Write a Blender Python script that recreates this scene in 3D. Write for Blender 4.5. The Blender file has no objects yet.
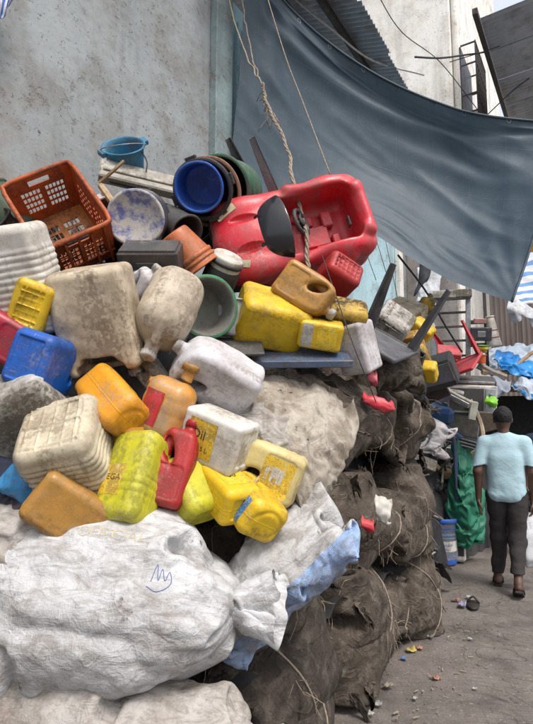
import bpy, math, random
import numpy as np
from mathutils import Matrix, Vector, Euler

# ------------------------------------------------------------------ camera, sky, sun, exposure
SC = bpy.context.scene
FPX, HORIZON = 530.0, 424.0                      # focal length and horizon row of the photograph (533 x 724)
PITCH = math.atan((HORIZON - 362.0) / FPX)
CAMZ = 1.55
cam_data = bpy.data.cameras.new('camera'); cam = bpy.data.objects.new('camera', cam_data)
SC.collection.objects.link(cam); SC.camera = cam
cam.location = (0, 0, CAMZ); cam.rotation_euler = (math.radians(90) + PITCH, 0, 0)
cam_data.sensor_fit = 'VERTICAL'; cam_data.sensor_height = 36.0; cam_data.lens = 36.0 * FPX / 724.0
cam_data.clip_start = 0.05; cam_data.clip_end = 3000.0
SUN_EL, SUN_AZ = math.radians(58), math.radians(150)   # azimuth clockwise from +Y: behind the camera's right shoulder
world = bpy.data.worlds.new('World'); SC.world = world; world.use_nodes = True
wn = world.node_tree; wn.nodes.clear()
sky = wn.nodes.new('ShaderNodeTexSky'); sky.sky_type = 'NISHITA'; sky.sun_disc = False
sky.sun_elevation = SUN_EL; sky.sun_rotation = SUN_AZ
sky.air_density = 0.8; sky.dust_density = 9.0; sky.ozone_density = 1.0; sky.altitude = 0
bg = wn.nodes.new('ShaderNodeBackground'); bg.inputs['Strength'].default_value = 0.15
wo = wn.nodes.new('ShaderNodeOutputWorld')
ovc = wn.nodes.new('ShaderNodeMix'); ovc.data_type = 'RGBA'; ovc.inputs[0].default_value = 0.55      # even white overcast over the clear sky
wn.links.new(sky.outputs[0], ovc.inputs[6]); ovc.inputs[7].default_value = (5.6, 5.9, 6.3, 1); wn.links.new(ovc.outputs[2], bg.inputs[0]); wn.links.new(bg.outputs[0], wo.inputs[0])
sun_data = bpy.data.lights.new('sun', 'SUN'); sun_data.energy = 1.5; sun_data.angle = math.radians(16)
sun_data.color = (1.0, 0.98, 0.955)
sun = bpy.data.objects.new('sun', sun_data); SC.collection.objects.link(sun)
sun.rotation_euler = Vector((-math.sin(SUN_AZ) * math.cos(SUN_EL), -math.cos(SUN_AZ) * math.cos(SUN_EL), -math.sin(SUN_EL))).to_track_quat('-Z', 'Y').to_euler()
SC.view_settings.view_transform = 'Standard'; SC.view_settings.look = 'None'
SC.view_settings.gamma = 1.0; SC.view_settings.exposure = 0.58; SC.view_settings.use_curve_mapping = False
SC.render.engine = 'CYCLES'; SC.cycles.use_denoising = True; SC.cycles.use_adaptive_sampling = True; SC.cycles.adaptive_threshold = 0.03; SC.cycles.volume_bounces = 1
SC.cycles.max_bounces = 5; SC.cycles.diffuse_bounces = 3; SC.cycles.glossy_bounces = 2; SC.cycles.transparent_max_bounces = 8

# ------------------------------------------------------------------ placing
COL = SC.collection
CP, SP = math.cos(PITCH), math.sin(PITCH)
def P(px, py, Y):
    """world point on the sight line of photo pixel (px, py) at world depth Y"""
    a, b, c = (px - 266.5), (362.0 - py), FPX
    y = c * CP - b * SP; z = c * SP + b * CP
    return np.array((a / y * Y, Y, CAMZ + z / y * Y))
DV = np.array((0.53, 0.848, 0.0)); NV = np.array((-0.848, 0.53, 0.0))      # along the alley, towards the wall
def NS(n, s, z): return NV * n + DV * s + np.array((0, 0, z))
ALLEY = math.atan2(0.848, 0.53)                  # angle of the alley direction from +X
def rot(yaw=0, pitch=0, roll=0):
    r = math.radians
    return Matrix.Rotation(r(roll), 4, 'Y') @ Matrix.Rotation(r(pitch), 4, 'X') @ Matrix.Rotation(r(yaw), 4, 'Z')
def tag(o, label=None, cat=None, group=None, kind=None):
    if label: o['label'] = label
    if cat: o['category'] = cat
    if group: o['group'] = group
    if kind: o['kind'] = kind
    return o
def thing(name, label, cat, loc=(0, 0, 0), R=None, group=None, scale=1.0):
    o = bpy.data.objects.new(name, None); COL.objects.link(o); o.empty_display_size = 0.05
    o.matrix_world = Matrix.Translation(Vector(loc)) @ (R or Matrix()) @ Matrix.Scale(scale, 4)
    return tag(o, label, cat, group)
def link(name, me, material=None, parent=None):
    o = bpy.data.objects.new(name, me); COL.objects.link(o)
    if material is not None and not me.materials: me.materials.append(material)
    if parent is not None: o.parent = parent
    return o
def mesh(name, V, Fc, smooth=True, uv=None):
    me = bpy.data.meshes.new(name); V = np.asarray(V, dtype=float)
    if isinstance(Fc, np.ndarray):
        nf, k = Fc.shape
        me.vertices.add(len(V)); me.vertices.foreach_set('co', V.ravel())
        me.loops.add(nf * k); me.loops.foreach_set('vertex_index', Fc.ravel().astype(np.int32))
        me.polygons.add(nf); me.polygons.foreach_set('loop_start', np.arange(0, nf * k, k, dtype=np.int32))
        me.update(calc_edges=True)
    else:
        me.from_pydata(V.tolist(), [], Fc)
    if uv is not None:
        lay = me.uv_layers.new(name='UVMap'); li = np.empty(len(me.loops), dtype=np.int32)
        me.loops.foreach_get('vertex_index', li); lay.data.foreach_set('uv', np.asarray(uv, dtype=float)[li].ravel())
    if smooth: me.polygons.foreach_set('use_smooth', np.ones(len(me.polygons), dtype=bool))
    me.validate(); me.update()
    return me
def obj(name, V, Fc, material, parent=None, smooth=True, uv=None):
    return link(name, mesh(name, V, Fc, smooth, uv), material, parent)
def copy_tree(o, M, label=None, parent=None):
    c = o.copy(); COL.objects.link(c)
    if parent is None: c.matrix_world = M
    else: c.parent = parent
    if label: c['label'] = label
    for ch in o.children: copy_tree(ch, None, None, c)
    return c

# ------------------------------------------------------------------ simple shapes (return V, F)
def join(parts):
    V, Fc, n = [], [], 0
    for v, f in parts:
        v = np.asarray(v, float); V.append(v); Fc += [[i + n for i in q] for q in (f.tolist() if isinstance(f, np.ndarray) else f)]; n += len(v)
    return np.concatenate(V), Fc
def box(c, h, R=None, b=0.0):
    """box with chamfered edges"""
    c = np.asarray(c, float); h = np.asarray(h, float)
    b = min(b, h.min() * 0.6)
    if b <= 0:
        s = np.array([(x, y, z) for x in (-1, 1) for y in (-1, 1) for z in (-1, 1)], float) * h
        f = [[0, 1, 3, 2], [4, 6, 7, 5], [0, 4, 5, 1], [2, 3, 7, 6], [0, 2, 6, 4], [1, 5, 7, 3]]
    else:
        s, f, ix = [], [], {}
        for x in (-1, 1):
            for y in (-1, 1):
                for z in (-1, 1):
                    for a in range(3):
                        g = h.copy() - b; g[a] += b
                        ix[(x, y, z, a)] = len(s); s.append(np.array((x, y, z)) * g)
        s = np.array(s)
        def q(*k): f.append([ix[i] for i in k])
        for sg in (-1, 1):
            a = [(sg, -1, -1, 0), (sg, 1, -1, 0), (sg, 1, 1, 0), (sg, -1, 1, 0)]; q(*(a if sg > 0 else a[::-1]))
            a = [(-1, sg, -1, 1), (-1, sg, 1, 1), (1, sg, 1, 1), (1, sg, -1, 1)]; q(*(a if sg > 0 else a[::-1]))
            a = [(-1, -1, sg, 2), (1, -1, sg, 2), (1, 1, sg, 2), (-1, 1, sg, 2)]; q(*(a if sg > 0 else a[::-1]))
        for u in (-1, 1):
            for v in (-1, 1):
                q((u, v, -1, 0), (u, v, -1, 1), (u, v, 1, 1), (u, v, 1, 0))
                q((u, -1, v, 0), (u, -1, v, 2), (u, 1, v, 2), (u, 1, v, 0))
                q((-1, u, v, 1), (-1, u, v, 2), (1, u, v, 2), (1, u, v, 1))
                for w in (-1, 1): q((u, v, w, 0), (u, v, w, 1), (u, v, w, 2))
    if R is not None: s = s @ np.array(R.to_3x3()).T
    return s + c, f
def lathe(prof, n=40, wob=0.0, seed=0):
    """revolve (r, z) profile about z"""
    prof = np.asarray(prof, float); t = np.linspace(0, 2 * math.pi, n, endpoint=False)
    rg = np.random.default_rng(seed); w = 1 + wob * (np.sin(2 * t + rg.random() * 6) + .6 * np.sin(3 * t + rg.random() * 6))
    V = np.stack([np.outer(prof[:, 0], np.cos(t) * w), np.outer(prof[:, 0], np.sin(t) * (2 - w)), np.repeat(prof[:, 1][:, None], n, 1)], -1).reshape(-1, 3)
    Fc = []
    for i in range(len(prof) - 1):
        for j in range(n):
            k = (j + 1) % n; Fc.append([i * n + j, i * n + k, (i + 1) * n + k, (i + 1) * n + j])
    if prof[0, 0] > 1e-4: pass
    return V, np.array(Fc)
def tube(pts, r, n=7, cap=True, taper=None):
    pts = np.asarray(pts, float); m = len(pts); rr = np.full(m, r) if np.isscalar(r) else np.asarray(r, float)
    T = np.gradient(pts, axis=0); T /= np.linalg.norm(T, axis=1)[:, None] + 1e-12
    up = np.array((0.13, 0.21, 0.97)) if abs(T[0, 2]) < .9 else np.array((1., .1, 0.))
    V = []; a = np.cross(T[0], up); a /= np.linalg.norm(a)
    th = np.linspace(0, 2 * math.pi, n, endpoint=False)
    for i in range(m):
        a = a - T[i] * a.dot(T[i]); a /= np.linalg.norm(a) + 1e-12; b = np.cross(T[i], a)
        V.append(pts[i] + rr[i] * (np.outer(np.cos(th), a) + np.outer(np.sin(th), b)))
    V = np.concatenate(V); Fc = [[i * n + j, i * n + (j + 1) % n, (i + 1) * n + (j + 1) % n, (i + 1) * n + j] for i in range(m - 1) for j in range(n)]
    if cap: Fc += [list(range(n))[::-1], list(range((m - 1) * n, m * n))]
    return V, Fc
def spline(pts, n):
    """Catmull-Rom through pts, n samples"""
    p = np.asarray(pts, float); m = len(p)
    q = np.concatenate([2 * p[:1] - p[1:2], p, 2 * p[-1:] - p[-2:-1]])
    t = np.linspace(0, m - 1, n); i = np.minimum(t.astype(int), m - 2); f = (t - i)
    f = f.reshape((-1,) + (1,) * (p.ndim - 1))
    a, b, c, d = q[i], q[i + 1], q[i + 2], q[i + 3]
    return 0.5 * (2 * b + (c - a) * f + (2 * a - 5 * b + 4 * c - d) * f ** 2 + (3 * b - a - 3 * c + d) * f ** 3)
def grid_faces(nu, nv, pu=False):
    i = np.arange(nu if pu else nu - 1)[:, None]; j = np.arange(nv - 1)[None, :]
    i2 = (i + 1) % nu
    return np.stack([i * nv + j, i2 * nv + j, i2 * nv + j + 1, i * nv + j + 1], -1).reshape(-1, 4)

# ------------------------------------------------------------------ noise for geometry
class Noise:
    def __init__(s, seed, n=32):
        s.n = n; s.g = np.random.default_rng(seed).random((n, n, n)) * 2 - 1
    def __call__(s, p, scale=1.0):
        q = np.asarray(p) * scale; i = np.floor(q).astype(int); f = q - i; f = f * f * (3 - 2 * f); i %= s.n; j = (i + 1) % s.n
        r = 0
        for a in (0, 1):
            for b in (0, 1):
                for c in (0, 1):
                    w = (f[..., 0] if a else 1 - f[..., 0]) * (f[..., 1] if b else 1 - f[..., 1]) * (f[..., 2] if c else 1 - f[..., 2])
                    r = r + w * s.g[(j if a else i)[..., 0], (j if b else i)[..., 1], (j if c else i)[..., 2]]
        return r
    def fbm(s, p, scale, o=4):
        return sum(s(p, scale * 2 ** k) * .5 ** k for k in range(o))
NZ = Noise(7)

# ------------------------------------------------------------------ moulded shapes from distance functions (surface nets)
def smin(a, b, k): h = np.clip(.5 + .5 * (b - a) / k, 0, 1); return b + (a - b) * h - k * h * (1 - h)
def smax(a, b, k): return -smin(-a, -b, k)
def rbox(p, c, h, r):
    q = np.abs(p - np.asarray(c)) - (np.asarray(h) - r)
    return np.linalg.norm(np.maximum(q, 0), axis=-1) + np.minimum(q.max(-1), 0) - r
def caps(p, a, b, r, r2=None):
    a = np.asarray(a, float); ab = np.asarray(b, float) - a; t = np.clip(((p - a) @ ab) / (ab @ ab), 0, 1)
    return np.linalg.norm(p - a - t[..., None] * ab, axis=-1) - (r if r2 is None else r + (r2 - r) * t)
def ell(p, c, r):
    r = np.asarray(r, float); q = (p - np.asarray(c)) / r; k = np.linalg.norm(q, axis=-1)
    return (k - 1) * k / (np.linalg.norm(q / r, axis=-1) + 1e-9)
def cylz(p, c, r, h, rr=.004):
    q = p - np.asarray(c); d = np.stack([np.linalg.norm(q[..., :2], axis=-1) - r + rr, np.abs(q[..., 2]) - h + rr], -1)
    return np.minimum(d.max(-1), 0) + np.linalg.norm(np.maximum(d, 0), axis=-1) - rr
def sdf_mesh(f, lo, hi, cell):
    lo = np.asarray(lo, float); hi = np.asarray(hi, float); n = np.ceil((hi - lo) / cell).astype(int) + 1
    ax = [lo[k] + np.arange(n[k]) * cell for k in range(3)]
    G = np.stack(np.meshgrid(*ax, indexing='ij'), -1)
    V = np.concatenate([f(G[i].reshape(-1, 3)).reshape(1, n[1], n[2]) for i in range(n[0])])
    S = V < 0
    cnt = np.zeros(tuple(n - 1)); pos = np.zeros(tuple(n - 1) + (3,))
    sl = lambda o, k: slice(o, n[k] - 1 + o)
    for a in range(3):
        for o1 in (0, 1):
            for o2 in (0, 1):
                o = [0, 0, 0]; oth = [k for k in range(3) if k != a]; o[oth[0]] = o1; o[oth[1]] = o2
                e = list(o); e[a] = 1
                A = V[sl(o[0], 0), sl(o[1], 1), sl(o[2], 2)]; B = V[sl(e[0], 0), sl(e[1], 1), sl(e[2], 2)]
                m = (A < 0) != (B < 0); t = np.where(m, A / np.where(m, A - B, 1), 0)
                cnt += m
                for k in range(3): pos[..., k] += m * (o[k] + (t if k == a else 0))
    act = cnt > 0; idx = np.full(act.shape, -1); idx[act] = np.arange(act.sum())
    I = np.argwhere(act); X = lo + (I + pos[act] / cnt[act][:, None]) * cell
    Fc = []
    for a in range(3):
        b, c = (a + 1) % 3, (a + 2) % 3
        s0 = [slice(1, n[k] - 1) for k in range(3)]; s1 = list(s0); s0[a] = slice(0, n[a] - 1); s1[a] = slice(1, n[a])
        A, B = S[tuple(s0)], S[tuple(s1)]
        for m, fl in ((A & ~B, False), (~A & B, True)):
            E = np.argwhere(m); 
            if not len(E): continue
            E = E + np.array([0 if k == a else 1 for k in range(3)])
            def cid(db, dc):
                Q = E.copy(); Q[:, b] += db; Q[:, c] += dc; return idx[Q[:, 0], Q[:, 1], Q[:, 2]]
            q = np.stack([cid(-1, -1), cid(0, -1), cid(0, 0), cid(-1, 0)], 1)
            Fc.append(q[:, ::-1] if fl else q)
    Fc = np.concatenate(Fc); h = cell * .25
    for _ in range(2):
        d = f(X); g = np.stack([(f(X + e) - f(X - e)) / (2 * h) for e in np.eye(3) * h], -1)
        X = X - np.clip(d, -cell, cell)[:, None] * g / np.maximum((g * g).sum(-1), .3)[:, None]
    return X, Fc
def on_surface(f, pts, dirn, off=.0008, start=.5):
    d = np.asarray(dirn, float); d /= np.linalg.norm(d); X = np.asarray(pts, float) - d * start; t = np.zeros(len(X))
    for _ in range(60): t += np.clip(f(X + t[:, None] * d), -.02, .05) * .8
    t = np.clip(t, None, np.median(t) + .02); return X + (t - off)[:, None] * d
def decal(f, o, ux, uy, w, h, off=.0008, n=14, m=10, rnd=.15):
    """label patch laid on a moulded surface: rectangle w x h centred at o, axes ux, uy"""
    ux = np.asarray(ux, float); uy = np.asarray(uy, float); d = -np.cross(ux, uy)
    a, b = np.meshgrid(np.linspace(-.5, .5, n), np.linspace(-.5, .5, m), indexing='ij')
    pts = np.asarray(o) + a.reshape(-1, 1) * w * ux + b.reshape(-1, 1) * h * uy
    return on_surface(f, pts, d, off), grid_faces(n, m), np.stack([a + .5, b + .5], -1).reshape(-1, 2)
def text_on(f, s, o, ux, uy, size, off=.0016, flat=False):
    """lettering laid on a surface, triangles"""
    cu = bpy.data.curves.new('lettering', 'FONT'); cu.body = s; cu.size = size; cu.align_x = 'CENTER'; cu.align_y = 'CENTER'; cu.resolution_u = 2
    to = bpy.data.objects.new('lettering', cu); me = bpy.data.meshes.new_from_object(to)
    V = np.array([v.co[:] for v in me.vertices]); Fc = [list(p.vertices) for p in me.polygons]
    bpy.data.objects.remove(to); bpy.data.meshes.remove(me); bpy.data.curves.remove(cu)
    ux = np.asarray(ux, float); uy = np.asarray(uy, float)
    pts = np.asarray(o) + V[:, :1] * ux + V[:, 1:2] * uy
    return (pts if flat else on_surface(f, pts, -np.cross(ux, uy), off)), Fc

def project_on(V, Fc, pts, dirn, off=.0015):
    from mathutils.bvhtree import BVHTree
    tr = BVHTree.FromPolygons([Vector(v) for v in V], [list(map(int, q)) for q in Fc]); d = Vector(dirn).normalized(); out = []
    for p in pts:
        h = tr.ray_cast(Vector(p) - d * 2.0, d); out.append((h[0] - d * off) if h[0] is not None else Vector(p))
    return np.array([tuple(v) for v in out])
# ------------------------------------------------------------------ cloth: position-based relaxation on a grid
def relax(X, iters, rest=None, per=False, g=(0, 0, -1e-4), pin=None, pressure=None, after=None, bend=.25, damp=.93, inner=3, stretch=1.0, seed=0):
    """X (nu, nv, 3); rest lengths: None -> present lengths * stretch, or (du, dv)"""
    X = X.copy(); nu, nv = X.shape[:2]; Vl = np.zeros_like(X); g = np.asarray(g)
    offs = [(1, 0, .5), (0, 1, .5), (1, 1, .35), (1, -1, .35), (2, 0, bend), (0, 2, bend)]
    def pair(A, du, dv):
        if per:
            B = np.roll(A, -du, 0); a = A
            if dv > 0: return a[:, :nv - dv], B[:, dv:]
            if dv < 0: return a[:, -dv:], B[:, :nv + dv]
            return a, B
        a = A[:nu - du] if du else A; B = A[du:] if du else A
        if dv > 0: return a[:, :nv - dv], B[:, dv:]
        if dv < 0: return a[:, -dv:], B[:, :nv + dv]
        return a, B
    R = []
    for du, dv, k in offs:
        if rest is None:
            a, b = pair(X, du, dv); R.append(np.linalg.norm(a - b, axis=-1) * stretch)
        else: R.append(math.hypot(du * rest[0], dv * rest[1]))
    P0 = X[pin].copy() if pin is not None else None
    for it in range(iters):
        old = X.copy(); X = X + Vl * damp + g
        if pressure is not None:
            tu = np.roll(X, -1, 0) - np.roll(X, 1, 0) if per else np.gradient(X, axis=0)
            tv = np.gradient(X, axis=1); nn = np.cross(tu, tv); nn /= np.linalg.norm(nn, axis=-1)[..., None] + 1e-9
            X += nn * (pressure(it) if callable(pressure) else pressure)[..., None]
        for _ in range(inner):
            for (du, dv, k), r in zip(offs, R):
                a, b = pair(X, du, dv); d = b - a; L = np.linalg.norm(d, axis=-1) + 1e-9
                c = (d * ((L - r) / L * .5 * k)[..., None])
                if per:
                    if dv > 0: X[:, :nv - dv] += c; B = np.zeros_like(X); B[:, dv:] = c
                    elif dv < 0: X[:, -dv:] += c; B = np.zeros_like(X); B[:, :nv + dv] = c
                    else: X += c; B = c
                    X -= np.roll(B, du, 0)
                else:
                    s1 = slice(0, nu - du) if du else slice(None); s2 = slice(du, None) if du else slice(None)
                    if dv > 0: X[s1, :nv - dv] += c; X[s2, dv:] -= c
                    elif dv < 0: X[s1, -dv:] += c; X[s2, :nv + dv] -= c
                    else: X[s1] += c; X[s2] -= c
            if pin is not None: X[pin] = P0
            if after is not None: after(X, it)
        Vl = X - old
    return X
def refine(X, per=False):
    nu, nv = X.shape[:2]
    Y = X
    if per:
        M = np.empty((nu * 2, nv, 3)); M[::2] = Y; r1 = np.roll(Y, -1, 0); M[1::2] = (9 * (Y + r1) - np.roll(Y, 1, 0) - np.roll(Y, -2, 0)) / 16
    else:
        M = spline(Y, nu * 2 - 1)
    return np.swapaxes(spline(np.swapaxes(M, 0, 1), nv * 2 - 1), 0, 1).copy()
def sack_shape(L, C, press=.0008, seed=1, neck=None, thick=.4, box_lo=None, box_hi=None, nu=44, nv=30, it=(60, 40, 24), lump=.6, grav=(0, 0, -2e-4), square=2.6, crush=.010, comp=1.0, spare=.05):
    """stuffed sack: a cloth tube (length L along x, circumference C) sewn flat at x=0; other end sewn, or tied at fraction neck"""
    rg = np.random.default_rng(seed); th = np.linspace(0, 2 * math.pi, nu, endpoint=False); x = np.linspace(0, L, nv)
    a = thick / 2; w = (C - 2 * thick) / 4 + .02 if square > 3 else max(a, math.sqrt(max(.01, 2 * (C / 6.283) ** 2 - a * a)))
    X = np.zeros((nu, nv, 3)); sh = np.clip(np.minimum(x, L - x) / (.30 * min(L, C)), 0, 1); sh = np.sin(sh * math.pi / 2)[None]
    if neck is not None:
        e = np.clip((neck * L - x) / (.42 * L), 0, 1); e = np.where(x < neck * L, np.sin(e * math.pi / 2) * .95 + .05, .08 + .6 * (x - neck * L) / L)[None]
    else: e = np.ones((1, nv))
    ct, st = np.cos(th)[:, None], np.sin(th)[:, None]; q = 2 / square
    l0 = (2 * a if neck is None else a)                                   # the flat seams pull in as the sack fills
    xx = L * .06 + x * (.88 if neck is None else .92)
    X[..., 0] = xx[None]; X[..., 1] = np.sign(st) * np.abs(st) ** q * a * (sh if neck is None else np.where(x < L * .5, sh, 1)) * e
    X[..., 2] = np.sign(ct) * np.abs(ct) ** q * (w * sh + C / 4 * (1 - sh) * .96 if neck is None else np.where(x < L * .5, w * sh + C / 4 * (1 - sh) * .96, w)) * e
    nz = Noise(seed + 50)
    for lev in range(3):
        nu_, nv_ = X.shape[:2]; rest = (C / nu_ * comp, L / (nv_ - 1) * comp); jn = None if neck is None else int(neck * (nv_ - 1))
        jw = max(1, nv_ // 30)
        for k in range(3): X[..., k] += crush / 2 ** lev * nz(X + 9.1 * k, 9.0 * 2 ** lev)
        def after(Q, i):
            m = (Q[:, 0] + Q[::-1, 0][np.r_[-1, 0:nu_ - 1]]) / 2; Q[:, 0] = m
            if jn is None:
                m = (Q[:, -1] + Q[::-1, -1][np.r_[-1, 0:nu_ - 1]]) / 2; Q[:, -1] = m
            else:
                for j in range(jn - jw, jn + jw + 1):
                    c = Q[:, j].mean(0); d = Q[:, j] - c; r = np.linalg.norm(d, axis=-1)
                    Q[:, j] = c + d * np.minimum(1, .05 / (r + 1e-6))[:, None]
            if box_lo is not None: np.maximum(Q, box_lo, out=Q)
            if box_hi is not None: np.minimum(Q, box_hi, out=Q)
        if lev == 0:
            pr = press * (1 + lump * nz(X, 6.0))
            if jn is not None: pr[:, jn:] *= .1
            X = relax(X, it[lev], rest=rest, per=True, g=grav, pressure=pr, after=after, bend=.1, damp=.85, inner=4)
        else:                                                              # filled: spare cloth wrinkles over the stuffing
            Xb = X.copy(); nb = np.cross(np.roll(Xb, -1, 0) - np.roll(Xb, 1, 0), np.gradient(Xb, axis=1)); nb /= np.linalg.norm(nb, axis=-1)[..., None] + 1e-9
            free = np.zeros(X.shape[:2])
            if jn is not None: free[:, jn - jw:] = .2
            hi = (.035 if lev == 1 else .022)
            def after2(Q, i):
                d = ((Q - Xb) * nb).sum(-1); Q += nb * (np.clip(d, -.004 - free, hi + free) - d)[..., None]; after(Q, i)
            X = X + nb * (spare * .12 * np.maximum(0, nz(X + 4.4, 13.0 * lev)))[..., None]
            X = relax(X, it[lev], rest=(rest[0] * (1 + spare), rest[1] * (1 + spare)), per=True, g=np.asarray(grav) * .3, after=after2, bend=(.1, .05, .02)[lev], damp=.8, inner=4)
        if lev < 2: X = refine(X, True)
    return X
def sack_obj(name, X, material, parent=None):
    nu, nv = X.shape[:2]; a, b = np.meshgrid(np.arange(nu) / nu, np.linspace(0, 1, nv), indexing='ij')
    return obj(name, X.reshape(-1, 3), grid_faces(nu, nv, True)[:, ::-1], material, parent, uv=np.stack([a, b], -1).reshape(-1, 2))
def cloth(name, ctrl, n, material, parent=None, stretch=1.05, iters=40, pins='edges', seed=0, g=(0, 0, -2e-4), rough=.004, after=None, bend=.08):
    """hanging or thrown sheet: control grid of world points, refined and let fold"""
    X = spline(np.asarray(ctrl, float), n[0]); X = np.swapaxes(spline(np.swapaxes(X, 0, 1), n[1]), 0, 1).copy()
    X0 = X.copy(); rg = np.random.default_rng(seed); nz = Noise(seed + 90)
    for k in range(3): X[..., k] += rough * nz.fbm(X0 + 3.1 * k, 9.0, 3)
    pin = np.zeros(X.shape[:2], bool)
    if pins == 'edges': pin[0] = pin[-1] = True; pin[:, 0] = pin[:, -1] = True
    elif pins == 'top': pin[0] = True
    elif pins == 'corners': 
        for a in (0, -1):
            for b in (0, -1): pin[a, b] = True
    elif callable(pins): pins(pin)
    R = relax(X, iters, pin=pin, g=g, stretch=stretch, after=after, bend=bend)
    a, b = np.meshgrid(np.linspace(0, 1, n[0]), np.linspace(0, 1, n[1]), indexing='ij')
    return obj(name, R.reshape(-1, 3), grid_faces(*n), material, parent, uv=np.stack([a, b], -1).reshape(-1, 2))

# ------------------------------------------------------------------ materials
class Mat:
    def __init__(s, name):
        s.m = bpy.data.materials.new(name); s.m.use_nodes = True; s.t = s.m.node_tree; s.t.nodes.clear()
        s.out = s.t.nodes.new('ShaderNodeOutputMaterial'); s.b = s.t.nodes.new('ShaderNodeBsdfPrincipled'); s.l(s.b.outputs[0], s.out.inputs[0])
        s.tc = s.t.nodes.new('ShaderNodeTexCoord'); s.vec = s.tc.outputs['Object']
    def l(s, a, b): s.t.links.new(a, b)
    def set(s, i, v):
        i = s.b.inputs[i] if isinstance(i, str) else i
        if hasattr(v, 'is_linked') or hasattr(v, 'links'): s.l(v, i)
        elif isinstance(v, tuple) and len(v) == 3: i.default_value = v + (1,)
        else: i.default_value = v
        return s
    def node(s, t, **k):
        n = s.t.nodes.new(t)
        for a, v in k.items(): setattr(n, a, v)
        return n
    def map(s, scale=(1, 1, 1), rot=(0, 0, 0), vec=None, loc=(0, 0, 0)):
        n = s.node('ShaderNodeMapping'); s.l(vec or s.vec, n.inputs[0]); n.inputs['Scale'].default_value = scale; n.inputs['Rotation'].default_value = rot; n.inputs['Location'].default_value = loc
        return n.outputs[0]
    def rvec(s):
        """object coordinates shifted by the object's own random number"""
        o = s.node('ShaderNodeObjectInfo'); n = s.node('ShaderNodeVectorMath', operation='MULTIPLY_ADD'); c = s.node('ShaderNodeCombineXYZ')
        for k in range(3): s.l(o.outputs['Random'], c.inputs[k])
        s.l(c.outputs[0], n.inputs[0]); n.inputs[1].default_value = (37, 53, 71); s.l(s.vec, n.inputs[2]); s.vec = n.outputs[0]; return s
    def noise(s, scale, detail=4, rough=.55, vec=None, dist=0):
        n = s.node('ShaderNodeTexNoise'); s.l(vec or s.vec, n.inputs['Vector']); n.inputs['Scale'].default_value = scale; n.inputs['Detail'].default_value = detail; n.inputs['Roughness'].default_value = rough; n.inputs['Distortion'].default_value = dist
        return n.outputs[0]
    def vor(s, scale, vec=None, feat='F1', out=0):
        n = s.node('ShaderNodeTexVoronoi', feature=feat); s.l(vec or s.vec, n.inputs['Vector']); n.inputs['Scale'].default_value = scale; return n.outputs[out]
    def wave(s, scale, vec=None, dist=0, detail=2, axis='X', prof='SIN'):
        n = s.node('ShaderNodeTexWave', bands_direction=axis, wave_profile=prof); s.l(vec or s.vec, n.inputs['Vector']); n.inputs['Scale'].default_value = scale; n.inputs['Distortion'].default_value = dist; n.inputs['Detail'].default_value = detail; return n.outputs['Fac']
    def ramp(s, f, stops):
        n = s.node('ShaderNodeValToRGB'); s.l(f, n.inputs[0]); e = n.color_ramp.elements
        while len(e) < len(stops): e.new(.5)
        for k, (p, c) in enumerate(stops):
            e[k].position = p; e[k].color = (c, c, c, 1) if np.isscalar(c) else tuple(c) + (1,)
        return n.outputs[0]
    def mix(s, f, a, b, mode='MIX'):
        n = s.node('ShaderNodeMix', data_type='RGBA', blend_type=mode)
        for v, i in ((f, 0), (a, 6), (b, 7)):
            i = n.inputs[i]
            if hasattr(v, 'links'): s.l(v, i)
            elif np.isscalar(v): i.default_value = v
            else: i.default_value = tuple(v) + (1,)
        return n.outputs[2]
    def math(s, op, a, b=0.0, clamp=False):
        n = s.node('ShaderNodeMath', operation=op, use_clamp=clamp)
        for v, i in ((a, 0), (b, 1)):
            if hasattr(v, 'links'): s.l(v, n.inputs[i])
            else: n.inputs[i].default_value = v
        return n.outputs[0]
    def crease(s, scale, width=.05, dist=1.2, vec=None):
        """thin sharp fold lines"""
        return s.ramp(s.math('ABSOLUTE', s.math('SUBTRACT', s.noise(scale, 2, .5, vec=vec, dist=dist), .5)), [(0, 1), (width, .25), (width * 3.5, 0)])
    def sep(s, vec, k):
        n = s.node('ShaderNodeSeparateXYZ'); s.l(vec, n.inputs[0]); return n.outputs[k]
    def bump(s, h, strength=.3, dist=.01, normal=None):
        n = s.node('ShaderNodeBump'); s.l(h, n.inputs['Height']); n.inputs['Strength'].default_value = strength; n.inputs['Distance'].default_value = dist
        if normal is not None: s.l(normal, n.inputs['Normal'])
        s.l(n.outputs[0], s.b.inputs['Normal']); return n.outputs[0]
def hexc(h):
    """sRGB hex to linear"""
    v = [int(h[i:i + 2], 16) / 255 for i in (0, 2, 4)]
    return tuple(c / 12.92 if c <= .04045 else ((c + .055) / 1.055) ** 2.4 for c in v)
_pl = {}
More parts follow.
